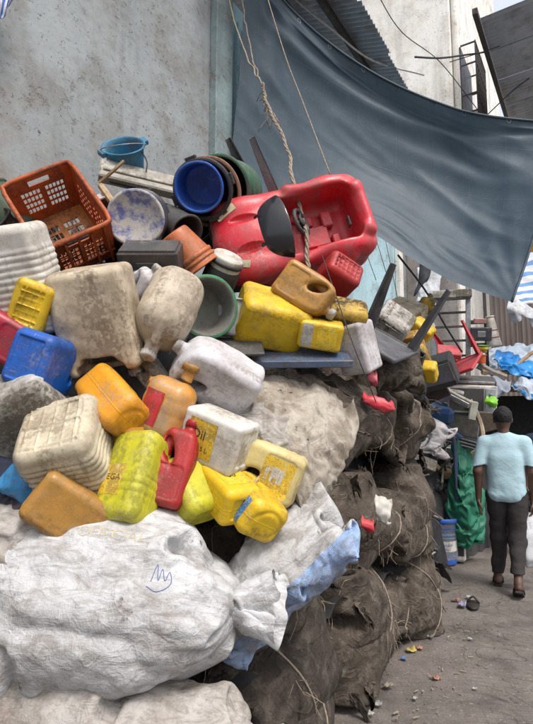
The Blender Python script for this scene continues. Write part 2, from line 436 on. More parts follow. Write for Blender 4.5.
def plastic(key, col, dirt=.35, rough=.42, dcol=(.13, .095, .06), scale=1.0, spec=.45, sss=0.0, scuff=.25, seam=False, prnt=None):
    if key in _pl: return _pl[key]
    m = Mat(key); raw = m.vec; m.rvec(); c = tuple(col)
    big = m.noise(7 * scale, 5, .62); fine = m.noise(55 * scale, 4, .7); 
    st = m.noise(11 * scale, 5, .65, vec=m.map((1, 1, .10)))
    a = m.math('MULTIPLY', m.ramp(big, [(.45 - .22 * dirt, 0), (.75 - .2 * dirt, 1)]), m.ramp(fine, [(.2, .5), (.6, 1)]))
    b = m.ramp(m.math('MULTIPLY', st, m.ramp(m.noise(60 * scale, 2), [(.3, .75), (.6, 1)])), [(.50 - .06 * dirt, 0), (.62, .9)])
    msk = m.math('MULTIPLY', m.math('ADD', a, b, True), min(1, .35 + dirt * .75))
    fade = m.mix(m.ramp(m.noise(3.3 * scale, 3), [(.35, 0), (.7, 1)]), c, tuple(x * .85 + .01 for x in c))
    d2 = m.mix(m.noise(30), dcol, tuple(x * .45 for x in dcol))
    col2 = m.mix(msk, fade, d2)
    sc = m.ramp(m.noise(200, 2, vec=m.map((1, .08, 1), (0, .6, .5))), [(.62, 0), (.72, 1)])
    col3 = m.mix(m.math('MULTIPLY', sc, scuff), col2, tuple(min(1, x * .6 + .3) for x in c))
    speck = m.math('MULTIPLY', m.ramp(m.noise(95, 3, .8), [(.63, 0), (.68, 1)]), min(1, .25 + dirt))
    col3 = m.mix(m.math('MULTIPLY', speck, .45), col3, tuple(x * .4 for x in dcol))
    rub = m.math('MULTIPLY', m.ramp(m.noise(4.1, 6, .75), [(.56, 0), (.64, 1)]), m.ramp(m.noise(70, 3), [(.42, 0), (.58, 1)]))
    col3 = m.mix(m.math('MULTIPLY', rub, .42), col3, (.27, .235, .20))                 # dried dust
    if prnt:                                                                         # small print in rows on a label
        uv = m.tc.outputs['UV']; br = m.node('ShaderNodeTexBrick'); m.l(m.map((1, 1, 1), vec=uv), br.inputs['Vector'])
        br.inputs['Scale'].default_value = 9; br.inputs['Mortar Size'].default_value = .035; br.inputs['Color1'].default_value = (1, 1, 1, 1); br.inputs['Color2'].default_value = (.2, .2, .2, 1); br.inputs['Mortar'].default_value = (0, 0, 0, 1)
        k = m.math('MULTIPLY', m.ramp(m.noise(75, 1, vec=m.map((1, .35, 1), vec=uv)), [(.50, 0), (.52, 1)]), m.math('GREATER_THAN', br.outputs[0], .6)); k = m.math('MULTIPLY', k, m.math('GREATER_THAN', m.noise(4, 1, vec=uv), .46)); col3 = m.mix(m.math('MULTIPLY', k, .8), col3, prnt)
        tear = m.ramp(m.noise(5, 6, .7, vec=uv), [(.60, 0), (.61, 1)]); col3 = m.mix(tear, col3, (.48, .45, .40))
    m.set('Base Color', col3); m.set('Specular IOR Level', spec)
    m.set('Roughness', m.math('ADD', m.math('MULTIPLY', msk, .4), m.math('ADD', m.math('MULTIPLY', fine, .22), rough - .1), True))
    if sss: m.set('Subsurface Weight', sss); m.b.inputs['Subsurface Radius'].default_value = (.02, .018, .014)
    hgt = m.math('ADD', m.noise(26, 3), m.math('ADD', m.math('MULTIPLY', fine, .3), m.math('MULTIPLY', rub, .25)))
    if seam: hgt = m.math('ADD', hgt, m.ramp(m.math('ABSOLUTE', m.sep(raw, 1)), [(.0, 1), (.0028, 0)]))
    m.bump(hgt, .26, .006)
    _pl[key] = m.m; return m.m
def plain(key, col, rough=.6, metal=0.0, var=.3, scale=20, bump=.15, spec=.4):
    if key in _pl: return _pl[key]
    m = Mat(key).rvec(); n = m.noise(scale, 5, .65)
    c = tuple(col); m.set('Base Color', m.mix(m.ramp(n, [(.3, 0), (.7, 1)]), tuple(x * (1 - var) for x in c), tuple(min(1, x * (1 + var * .5)) for x in c)))
    m.set('Roughness', m.ramp(n, [(.2, min(1, rough + .12)), (.8, max(.05, rough - .12))])); m.set('Metallic', metal); m.set('Specular IOR Level', spec)
    if bump: m.bump(m.noise(scale * 3, 4), bump, .006)
    _pl[key] = m.m; return m.m

# ================================================================== surface materials
def mat_ground():
    m = Mat('alley_ground'); big = m.noise(.9, 5, .6); mid = m.noise(5, 6, .65); fine = m.noise(70, 5, .75); grit = m.vor(160, out=0)
    c = m.mix(m.ramp(big, [(.35, 0), (.65, 1)]), (.135, .122, .112), (.205, .188, .175))
    c = m.mix(m.math('MULTIPLY', m.ramp(mid, [(.42, 0), (.62, 1)]), .6), c, (.095, .083, .074))
    c = m.mix(m.math('MULTIPLY', m.ramp(fine, [(.4, 0), (.75, 1)]), .5), c, (.29, .272, .252))
    c = m.mix(m.math('MULTIPLY', m.ramp(m.noise(14, 4, .7), [(.62, 0), (.7, 1)]), .7), c, (.05, .042, .036))
    wet = m.ramp(m.noise(1.7, 5, .6), [(.5, 0), (.62, 1)])
    c = m.mix(m.math('MULTIPLY', wet, .45), c, (.06, .052, .046))
    c = m.mix(1.0, c, (1.0, .97, .94), 'MULTIPLY')
    br = m.node('ShaderNodeTexBrick'); m.l(m.map((1, 1, 1), (0, 0, .12)), br.inputs['Vector']); br.inputs['Scale'].default_value = 5.0; br.inputs['Mortar Size'].default_value = .018; br.inputs['Mortar Smooth'].default_value = .6
    br.inputs['Color1'].default_value = (0, 0, 0, 1); br.inputs['Color2'].default_value = (.12, .12, .12, 1); br.inputs['Mortar'].default_value = (1, 1, 1, 1)
    jnt = m.math('MULTIPLY', m.sep(br.outputs[0], 0), m.ramp(m.noise(1.3, 4), [(.42, .1), (.6, 1)])); c = m.mix(m.math('MULTIPLY', jnt, .4), c, (.05, .044, .04))
    crk = m.math('MULTIPLY', m.crease(1.6, .008, 2.5), m.ramp(m.noise(.8, 2), [(.45, 0), (.55, 1)])); c = m.mix(m.math('MULTIPLY', crk, .7), c, (.03, .027, .025))
    c = m.mix(m.math('MULTIPLY', m.ramp(m.noise(45, 2, .5), [(.68, 0), (.70, 1)]), .7), c, (.34, .32, .29))
    m.set('Base Color', c); m.set('Roughness', m.ramp(wet, [(0, .9), (1, .55)])); m.set('Specular IOR Level', .35)
    m.bump(m.math('ADD', m.math('ADD', m.math('MULTIPLY', mid, 1.2), fine), m.math('MULTIPLY', grit, .4)), .6, .014)
    return m.m
def mat_plaster(key, base, light, stain, blue=None):
    m = Mat(key); v = m.vec
    big = m.noise(.7, 5, .6); mid = m.noise(3.1, 6, .62); fine = m.noise(24, 6, .7); spk = m.noise(34, 3, .8)
    drip = m.noise(2.2, 5, .65, vec=m.map((1, 1, .13)))
    c = m.mix(m.ramp(big, [(.38, 0), (.62, 1)]), base, light)
    c = m.mix(m.math('MULTIPLY', m.ramp(mid, [(.46, 0), (.64, 1)]), .7), c, stain)
    c = m.mix(m.math('MULTIPLY', m.ramp(drip, [(.52, 0), (.68, 1)]), .6), c, tuple(x * .5 for x in stain))
    low = m.ramp(m.sep(v, 2), [(.0, 1), (.9, 0)])
    z = m.math('MULTIPLY', m.ramp(m.math('MULTIPLY', m.math('SUBTRACT', 4.3, m.sep(v, 2)), .42), [(.25, 0), (.9, 1)]), m.ramp(mid, [(.36, .15), (.6, 1)]))
    c = m.mix(m.math('MULTIPLY', z, .7), c, (.30, .255, .20))                       # damp brown staining creeping up the foot of the wall
    peel = m.ramp(m.math('ADD', m.math('MULTIPLY', m.noise(9, 6, .72), .7), m.math('MULTIPLY', mid, .4)), [(.645, 0), (.67, 1)])
    c = m.mix(m.math('MULTIPLY', peel, .6), c, (.17, .145, .125))
    dark = m.math('MULTIPLY', m.ramp(spk, [(.605, 0), (.64, 1)]), m.ramp(m.noise(2.4, 3), [(.34, 0), (.52, 1)]))
    c = m.mix(m.math('MULTIPLY', dark, .85), c, (.05, .045, .04))
    c = m.mix(m.math('MULTIPLY', m.ramp(fine, [(.3, 0), (.7, 1)]), .3), c, tuple(min(1, x * 1.25) for x in light))
    m.set('Base Color', c); m.set('Roughness', .88); m.set('Specular IOR Level', .25)
    m.bump(m.math('SUBTRACT', m.math('ADD', m.math('MULTIPLY', mid, .8), m.math('MULTIPLY', fine, .35)), m.math('MULTIPLY', peel, .5)), .5, .02)
    return m.m
def mat_tin(key, a, b, rust=(.16, .085, .05), rough=.55, amt=.4):
    m = Mat(key).rvec(); big = m.noise(1.3, 5, .6); st = m.noise(5, 5, .6, vec=m.map((1, 1, .18)))
    c = m.mix(m.ramp(big, [(.35, 0), (.65, 1)]), a, b); c = m.mix(m.math('MULTIPLY', m.ramp(st, [(.5, 0), (.66, 1)]), amt), c, rust)
    m.set('Base Color', c); m.set('Roughness', rough); m.set('Metallic', .25); m.bump(m.noise(30, 4), .15, .005); return m.m
def mat_tarp(key, a, b, rough=.42, crease=0, trans=.0):
    m = Mat(key); n = m.noise(2.5, 5, .6); f = m.noise(40, 4, .7)
    c = m.mix(m.ramp(n, [(.35, 0), (.68, 1)]), a, b); c = m.mix(m.math('MULTIPLY', m.ramp(m.noise(11, 5, .7), [(.57, 0), (.72, 1)]), .14), c, (.24, .23, .21))
    c = m.mix(m.math('MULTIPLY', m.ramp(m.noise(3.3, 6, .7, vec=m.map((1, 1, .25))), [(.56, 0), (.7, 1)]), .4), c, tuple(x * .55 for x in a))
    m.set('Roughness', rough); m.set('Specular IOR Level', .35)
    cr = m.noise(5.0, 6, .62, dist=.6); h = m.math('ADD', cr, m.math('MULTIPLY', f, .15))
    if crease:
        uv = m.tc.outputs['UV']
        for k, sc in ((0, crease), (1, crease * 1.7)):
            w_ = m.math('ABSOLUTE', m.math('SUBTRACT', m.math('FRACT', m.math('ADD', m.math('MULTIPLY', m.sep(uv, k), sc), m.math('MULTIPLY', n, .06))), .5)); ln = m.ramp(w_, [(.0, 1), (.012, 0)])
            h = m.math('ADD', h, m.math('MULTIPLY', ln, .12)); c = m.mix(m.math('MULTIPLY', ln, .05), c, (.34, .37, .40))
    m.set('Base Color', c); m.bump(h, .25, .02)
    if trans:
        tr = m.node('ShaderNodeBsdfTranslucent'); m.l(c, tr.inputs[0]); mx = m.node('ShaderNodeMixShader'); mx.inputs[0].default_value = trans; m.l(m.b.outputs[0], mx.inputs[1]); m.l(tr.outputs[0], mx.inputs[2]); m.l(mx.outputs[0], m.out.inputs[0])
    return m.m
def mat_sack(key, col, dirt=.5, dcol=(.17, .13, .10), stripe=None, prt=None, weave=1.0):
    m = Mat(key).rvec(); n = m.noise(4.2, 6, .65); f = m.noise(33, 5, .7); g = m.noise(15, 4, .75)
    c = m.mix(m.ramp(m.noise(2.2, 3), [(.35, 0), (.7, 1)]), col, tuple(x * .82 for x in col))
    uv = m.tc.outputs['UV']
    if stripe:
        u0, u1, sc = stripe; u = m.math('ADD', m.sep(m.tc.outputs['Object'], 2), m.math('MULTIPLY', m.math('SUBTRACT', m.noise(5, 2), .5), .02))
        k = m.math('MULTIPLY', m.math('GREATER_THAN', u, u0), m.math('LESS_THAN', u, u1)); c = m.mix(m.math('MULTIPLY', k, .92), c, sc)
    d = m.math('MULTIPLY', m.ramp(n, [(.62 - .3 * dirt, 0), (.85 - .2 * dirt, 1)]), m.ramp(f, [(.3, .2), (.6, 1)]))
    c = m.mix(m.math('MULTIPLY', d, .9), c, dcol)
    blot = m.ramp(m.math('ADD', m.math('MULTIPLY', m.noise(6.5, 6, .75), .75), m.math('MULTIPLY', g, .25)), [(.64 - .06 * dirt, 0), (.68 - .05 * dirt, 1)])
    c = m.mix(m.math('MULTIPLY', blot, .8 * min(1, dirt * 1.6)), c, tuple(x * .35 for x in dcol))
    sm = m.noise(9, 6, .72, vec=m.map((1, 1, 3), (.3, .5, .2)), dist=.8); c = m.mix(m.math('MULTIPLY', m.ramp(sm, [(.47, 0), (.62, 1)]), .62 * min(1, dirt + .25)), c, tuple(x * .8 for x in dcol))
    m.set('Base Color', c); m.set('Roughness', .72); m.set('Specular IOR Level', .3)
    if weave:
        wv = m.math('ADD', m.noise(1.0, 2, .5, vec=m.map((420, 40, 1), vec=uv)), m.noise(1.0, 2, .5, vec=m.map((50, 300, 1), vec=uv)))
        cz = m.math('ADD', m.crease(4.5, .03), m.math('MULTIPLY', m.crease(10, .04, 1.6), .55)); m.bump(m.math('ADD', m.math('ADD', m.math('MULTIPLY', wv, 0.16 * weave), m.math('MULTIPLY', cz, .26)), m.math('ADD', m.noise(18, 5, .6, dist=1.0), m.math('MULTIPLY', f, .5))), .5, .014)
    else: m.bump(m.math('ADD', m.noise(18, 5, .6, dist=1.0), m.math('MULTIPLY', f, .5)), .45, .012)
    return m.m
M_ground = mat_ground()
M_wall = mat_plaster('grey_plaster', (.222, .248, .258), (.325, .352, .362), (.165, .158, .145))
M_teal = mat_plaster('teal_grey_plaster', (.20, .27, .28), (.30, .38, .39), (.15, .17, .165))
M_bluewall = mat_plaster('blue_plaster', (.36, .56, .62), (.46, .66, .72), (.30, .42, .46))
M_white = mat_plaster('whitewash', (.72, .69, .62), (.82, .81, .77), (.52, .47, .39))
M_peeled = mat_plaster('peeled_plaster', (.24, .21, .20), (.36, .33, .32), (.12, .10, .09))
M_tinblue = mat_tin('weathered_tin', (.30, .33, .37), (.42, .45, .50))
M_tinbrown = mat_tin('brown_tin', (.24, .20, .18), (.31, .26, .24))
M_tarp = mat_tarp('grey_blue_tarpaulin', (.050, .080, .108), (.070, .104, .135), .5, 5, .22)
M_wsack = mat_sack('white_woven_sack', (.56, .57, .585), .66, dcol=(.24, .215, .19))
M_dsack = mat_sack('dirty_woven_sack', (.50, .48, .455), .85, dcol=(.19, .155, .125))
M_bsack = mat_sack('blue_striped_sack', (.50, .50, .50), .75, dcol=(.20, .175, .15), stripe=(-.17, -.065, (.26, .41, .68)))
def mat_burlap(key, dark, mid, dust):
    m = Mat(key).rvec(); uv = m.tc.outputs['UV']; n = m.noise(3.4, 6, .68); f = m.noise(28, 6, .75); g = m.noise(11, 5, .7, dist=.7)
    c = m.mix(m.ramp(n, [(.36, 0), (.60, 1)]), dark, mid); c = m.mix(m.math('MULTIPLY', m.ramp(g, [(.48, 0), (.66, 1)]), .65), c, dust)
    c = m.mix(m.math('MULTIPLY', m.ramp(f, [(.52, 0), (.66, 1)]), .55), c, tuple(x * .5 for x in dark)); c = m.mix(m.math('MULTIPLY', m.ramp(m.noise(7, 6, .8), [(.60, 0), (.66, 1)]), .9), c, (.012, .010, .009))
    fib = m.noise(1, 3, .6, vec=m.map((500, 26, 1), vec=uv)); fib2 = m.noise(1, 3, .6, vec=m.map((30, 340, 1), vec=uv)); c = m.mix(m.math('MULTIPLY', m.ramp(m.math('ADD', fib, fib2), [(1.02, 0), (1.2, 1)]), .5), c, tuple(min(1, x * 1.4) for x in dust))
    m.set('Base Color', c); m.set('Roughness', .92); m.set('Specular IOR Level', .2)
    m.bump(m.math('ADD', m.math('ADD', m.math('ADD', g, m.math('MULTIPLY', m.crease(5, .03), .35)), m.math('MULTIPLY', f, .6)), m.math('MULTIPLY', m.math('ADD', fib, fib2), .35)), .75, .016); return m.m
M_burlap = mat_burlap('brown_burlap', (.046, .038, .031), (.098, .080, .064), (.20, .168, .137))
M_burlap2 = mat_burlap('dark_burlap', (.034, .029, .025), (.074, .061, .050), (.155, .13, .108))
M_tan = mat_burlap('tan_sacking', (.27, .22, .17), (.50, .45, .375), (.60, .565, .50))
M_rope = plain('hemp_rope', (.30, .25, .19), .9, var=.5, scale=60)
M_blackrope = plain('black_cord', (.04, .04, .045), .7)
M_black = plastic('black_plastic', (.02, .021, .024), .3, .42, (.10, .09, .08))
M_dark = plastic('charcoal_plastic', (.045, .048, .055), .4, .45, (.14, .12, .10))
M_wood = plain('weathered_wood', (.32, .22, .13), .8, var=.5, scale=14)
M_steel = plain('grey_steel', (.32, .33, .35), .45, .6, .4, 14)
M_navy = plastic('navy_plastic', (.02, .03, .06), .35, .4)
M_rebar = plain('dark_iron', (.07, .065, .06), .7, .4, .4, 20)

# ================================================================== ground and walls (local axes of RA: x along the alley, y towards the wall)
RA = Matrix.Rotation(ALLEY, 4, 'Z')
nx, ny = 200, 120
def ground():
    x = np.concatenate([[-400, -120, -30], np.linspace(-6, 14, 160), [40, 150, 600]]); y = np.concatenate([[-600, -150, -40], np.linspace(-4, 14, 150), [40, 150, 600]])
    A, B = np.meshgrid(x, y, indexing='ij'); p = np.stack([A, B, A * 0], -1)
    z = .012 * NZ.fbm(p + 5.3, .9, 4) + .004 * NZ(p, 9.0); z *= (np.abs(A) < 14) & (np.abs(B) < 14)
    p[..., 2] = z - .012
    return tag(obj('ground', p.reshape(-1, 3), grid_faces(len(x), len(y)), M_ground), 'grey dirt and worn concrete of the alley', None, None, 'structure')
ground()
WN = 2.72
def wallbox(name, s0, s1, n0, n1, z0, z1, m, parent=None, b=.01):
    v, f = box(((s0 + s1) / 2, (n0 + n1) / 2, (z0 + z1) / 2), ((s1 - s0) / 2, (n1 - n0) / 2, (z1 - z0) / 2), None, b)
    return obj(name, v, f, m, parent, smooth=False)
w = thing('concrete_wall', 'stained grey plastered wall rising behind the heap of plastic cans', 'wall', (0, 0, 0), RA)
w['kind'] = 'thing'
wallbox('wall_face', -6, 3.42, WN, WN + .3, -.1, 7.5, M_wall, w)
wallbox('pilaster', 3.42, 3.66, WN - .07, WN + .3, -.1, 7.5, M_teal, w)
v, f = tube([(2.05, WN - .004, 2.98), (2.05, WN - .03, 2.96), (2.05, WN - .035, 2.90), (2.05, WN - .01, 2.88)], .006); obj('hook', v, f, M_rebar, w)
v, f = tube([(2.05, WN - .02, 2.9), (2.053, WN - .012, 2.6), (2.05, WN - .012, 2.3)], .004); obj('hanging_wire', v, f, M_rebar, w)
w = thing('blue_wall', 'pale turquoise wall under the tarpaulin behind the upturned chair', 'wall', (0, 0, 0), RA)
w['kind'] = 'thing'
wallbox('wall_face', 3.661, 8.6, WN + .03, WN + .3, -.1, 5.6, M_bluewall, w)
wallbox('door_post', 8.45, 8.62, WN - .06, WN + .028, -.1, 5.2, M_white, w)
for k in range(3):                                # painted ledges on the wall strip beside the tarpaulin
    v, f = tube([(3.72 + .11 * k, WN + .01, .4), (3.72 + .11 * k, WN + .005, 3), (3.73 + .11 * k, WN + .01, 5.4)], .012); obj('pipe', v, f, M_bluewall, w)
# white building at the end of the pile, with grilled window
b = thing('white_building', 'peeling whitewashed building rising above the tarpaulin', 'building', (0, 0, 0), RA)
wallbox('wall', 9.0, 15, 1.82, 6, -.1, 14, M_white, b)
wallbox('lower_wall', 8.93, 8.995, 1.86, 2.7, -.1, 5.2, M_peeled, b)
wallbox('ledge', 8.85, 8.998, 1.9, 3.2, 6.05, 6.2, M_wood, b)
g = wallbox('window', 9.75, 10.75, 1.79, 1.815, 6.9, 8.6, M_navy, b, 0)
for k in range(8): 
    v, f = box((9.75 + k * .143, 1.53, 7.75), (.012, .012, .88)); obj('bar', v, f, M_rebar, g, False)
for z in (6.9, 7.25, 7.6, 8.2, 8.6):
    v, f = join([box((10.25, 1.53, z), (.52, .014, .014)), box((9.74, 1.66, z), (.012, .13, .012)), box((10.76, 1.66, z), (.012, .13, .012))]); obj('rail', v, f, M_rebar, g, False)
v, f = join([box((10.2, 1.66, 7.12), (.36, .11, .2), None, .02), box((10.2, 1.548, 7.12), (.3, .01, .15))]); obj('air_conditioner', v, f, plain('dirty_white_metal', (.55, .54, .52), .5), g, False)
for z, r in ((5.9, .05), (8, .05)): pass
v, f = tube([(9.12, 1.76, 5.2), (9.12, 1.76, 9), (9.13, 1.76, 13.5)], .05); obj('drainpipe', v, f, M_white, b)
v, f = tube([(8.94, 2.15, 6.22), (8.94, 2.13, 6.9), (8.94, 2.16, 7.1)], .055); obj('pipe_stub', v, f, plain('grey_cement', (.42, .42, .40), .9), b)
# corrugated eaves: each sheet a part
def corr_sheet(L, W, amp=.018, pitch=.076, per=8):
    n = int(W / pitch * per); x = np.linspace(0, W, n); z = amp * np.sin(2 * math.pi * x / pitch)
    y = np.array([0, L / 2, L]); A = np.stack([np.repeat(x[:, None], 3, 1), np.repeat(y[None], n, 0), np.repeat(z[:, None], 3, 1)], -1)
    A2 = A.copy(); A2[..., 2] -= .003
    f1 = grid_faces(n, 3); f2 = f1[:, ::-1] + n * 3
    return np.concatenate([A.reshape(-1, 3), A2.reshape(-1, 3)]), np.concatenate([f1, f2])
r = thing('eaves_roof', 'corrugated roof eaves seen from below beside the whitewashed wall', 'roof', (0, 0, 0), RA)
r['kind'] = 'thing'
for k in range(5):
    v, f = corr_sheet(1.9, .94); v[:, 2] += v[:, 1] * .28 + (k % 2) * .006; v += (3.0 + k * .90, 1.86 + .02 * math.sin(k * 2.3), 5.93); obj('roof_sheet', v, f, M_tinblue, r)
for k, n in enumerate((2.2, 2.62)):
    v, f = box((5.2, n, 5.86 + (n - 1.86) * .28), (2.3, .03, .035)); obj('purlin', v, f, M_rebar, r, False)
r = thing('canopy_roof', 'corrugated canopy roof jutting beyond the grilled window', 'roof', (0, 0, 0), RA)
r['kind'] = 'thing'
for k in range(8):
    v, f = corr_sheet(3.6, .94, .02, .1); v[:, 2] = v[:, 2] - v[:, 1] * .03; v += (8.6 + k * .9, -2.35, 8.25 - k * .02 + (k % 2) * .006); obj('roof_sheet', v, f, M_tinblue, r)
v, f = box((12, 1.3, 8.15), (3.6, .04, .05)); obj('beam', v, f, M_rebar, r, False)
# far shed of brown corrugated sheets
sh = thing('brown_shed', 'brown corrugated metal shed wall at the far end of the alley', 'shed', P(490, 424, 11), Matrix.Rotation(math.radians(-8), 4, 'Z'))
for k in range(6):
    v, f = corr_sheet(4.6, .86, .018, .1); v = v[:, [0, 2, 1]]; v += (-.15 + k * .82, (k % 2) * .006, -1.5); obj('wall_sheet', v, f[:, ::-1], M_tinbrown, sh)
v, f = box((2.2, -.03, 1.52), (2.5, .04, .06)); obj('rail', v, f, M_rebar, sh, False)

# ================================================================== tarpaulin
def grid_px(rows):
    return [[P(*q) for q in r] for r in rows]
rows = [
 [(246, -45, 4.35), (290, 8, 4.55), (335, 47, 4.75), (385, 79, 4.8), (435, 101, 4.75), (485, 115, 4.6), (570, 124, 4.4)],
 [(243, 10, 4.4), (288, 48, 4.66), (334, 80, 4.9), (386, 108, 4.98), (438, 128, 4.92), (488, 140, 4.7), (563, 145, 4.4)],
 [(239, 80, 4.42), (284, 120, 4.68), (332, 148, 4.9), (386, 172, 4.96), (441, 190, 4.86), (491, 202, 4.62), (545, 200, 4.3)],
 [(233, 140, 4.42), (279, 180, 4.62), (325, 200, 4.76), (378, 208, 4.8), (428, 230, 4.7), (475, 246, 4.5), (529, 252, 4.2)],
 [(228, 200, 4.4), (272, 228, 4.56), (316, 240, 4.66), (365, 232, 4.66), (410, 259, 4.55), (455, 283, 4.35), (512, 302, 4.1)]]
def tarp():
    n = (81, 141); X = spline(np.asarray(grid_px(rows), float), n[0]); X = np.swapaxes(spline(np.swapaxes(X, 0, 1), n[1]), 0, 1).copy()
    a, b = np.meshgrid(np.linspace(0, 1, n[0]), np.linspace(0, 1, n[1]), indexing='ij')
    nn = np.cross(np.gradient(X, axis=0), np.gradient(X, axis=1)); nn /= np.linalg.norm(nn, axis=-1)[..., None]
    nz = Noise(66); q = lambda u, v, k=0: nz(np.stack([u, v, u * 0 + k], -1))
    win = np.clip(np.minimum(a, 1 - a) * 9, .25, 1) * np.clip(np.minimum(b, 1 - b) * 9, .3, 1)
    h = .045 * q(a * 3.2 - b * 1.5, b * 1.6) + .020 * (1 - np.abs(q(a * 7 - b * 3.5, b * 2.2, 3)) * 2) + .008 * (1 - np.abs(q(a * 17 - b * 6, b * 5, 5)) * 2)
    h += .05 * np.exp(-((a - .20 - .10 * np.sin(b * 3)) / .045) ** 2) * (.4 + .6 * np.sin(b * math.pi)) + .022 * np.exp(-((a - .34 - .1 * b) / .03) ** 2) * np.clip(b * 2 - .4, 0, 1)
    r1 = np.hypot(a - .0, (b - .0) * 2.2); an = np.arctan2(a + .02, b * 2.2 + .02); h += .02 * np.sin(an * 16 + 2 * q(a * 3, b * 3, 9)) * np.exp(-r1 * 1.6) + .014 * np.sin(np.arctan2(1.02 - a, (1.02 - b) * 2) * 18) * np.exp(-np.hypot(1 - a, (1 - b) * 2) * 2.5)
    X = X + nn * (h * win)[..., None]
    o = obj('tarpaulin', X.reshape(-1, 3), grid_faces(*n), M_tarp, None, uv=np.stack([a, b], -1).reshape(-1, 2))
    tag(o, 'large grey blue tarpaulin slung from the wall across the alley', 'tarpaulin')
    v, f = tube(X[0, ::2] + np.array((0, 0, -.004)), .012, 7); obj('hem', v, f, M_tarp, o)
    v, f = tube(X[::2, -1], .010, 7); obj('hem', v, f, M_tarp, o)
    for k in range(12, n[1] - 5, 16):
        c = X[0, k] + (X[2, k] - X[0, k]) * 1.2; u = (X[2, k] - X[0, k]); u /= np.linalg.norm(u); w_ = X[0, k + 1] - X[0, k]; w_ /= np.linalg.norm(w_); an = np.linspace(0, 2 * math.pi, 13)
        v, f = tube(np.array([c + (u * math.cos(x) + w_ * math.sin(x)) * .018 for x in an]), .006, 5, False); obj('eyelet', v, f, M_steel, o)
    return X
TX = tarp()

# ================================================================== bales and sacks
def bale(label, s0, s1, n0, dep, z0, z1, m, seed, tilt=0.0, lump=.7, name='burlap_bale', spare=.06):
    L = s1 - s0; h = z1 - z0; Lc = L + .55 * min(dep, h)
    X = sack_shape(Lc, 2 * (dep + h) * .96, .0034, seed, None, dep, ((Lc - L) / 2, -dep / 2, -h / 2), (Lc - (Lc - L) / 2, dep / 2, h / 2), 44, 32, (60, 36, 20), lump, square=4, spare=spare, crush=.016)
    X = X - np.array((Lc / 2, 0, 0))
    X += .012 * NZ.fbm(X + seed * 3.7, 5.0, 4)[..., None] * np.array((.5, 1, .7))
    R = RA @ Matrix.Rotation(tilt, 4, 'Y')
    t = thing(name, label, 'bale', NS(n0 + dep / 2, (s0 + s1) / 2, (z0 + z1) / 2), R, 'stacked burlap bales')
    o = sack_obj('cloth_cover', X, m, t); return t, X
rg = np.random.default_rng(4)
def straps(t, X, spots, m=M_rope, r=.005):
    """cords round a bale, following its surface"""
    nu, nv = X.shape[:2]
    for f in spots:
        j = int(f * (nv - 1)); ring = X[:, j]; c = ring.mean(0); q = c + (ring - c) * 1.012; q = np.concatenate([q, q[:2]])[::3]
        v, fc = tube(q, r, 5, False); obj('cord', v, fc, m, t)
BAL = []
BAL.append(bale('dark brown burlap bale at the bottom of the stack, under the blue striped sack', 1.15, 2.72, 1.04, .85, .0, .74, M_burlap2, 11))
BAL.append(bale('brown burlap bale resting on the ground at the far end of the stack', 2.70, 4.62, 1.00, .85, .0, .70, M_burlap, 12, .03))
BAL.append(bale('brown burlap bale in the middle layer beside the blue striped sack', 1.70, 2.92, 1.06, .85, .64, 1.28, M_burlap2, 13, -.04))
BAL.append(bale('brown burlap bale in the middle layer next to the blue rimmed pail', 2.86, 4.60, 1.04, .85, .58, 1.24, M_burlap, 14, .02))
BAL.append(bale('brown burlap bale of the top layer under the tan sacking', 1.72, 2.88, 1.15, .80, 1.20, 1.86, M_burlap2, 15, .04))
BAL.append(bale('brown burlap bale of the top layer below the upturned grey chair', 2.80, 4.85, 1.06, .90, 1.14, 2.14, M_burlap, 16, .06))
for (t, X), sp in zip(BAL, ((.35, .7), (.3, .55, .8), (.5,), (.3, .66), (.6,), (.33, .72))): straps(t, X, sp)
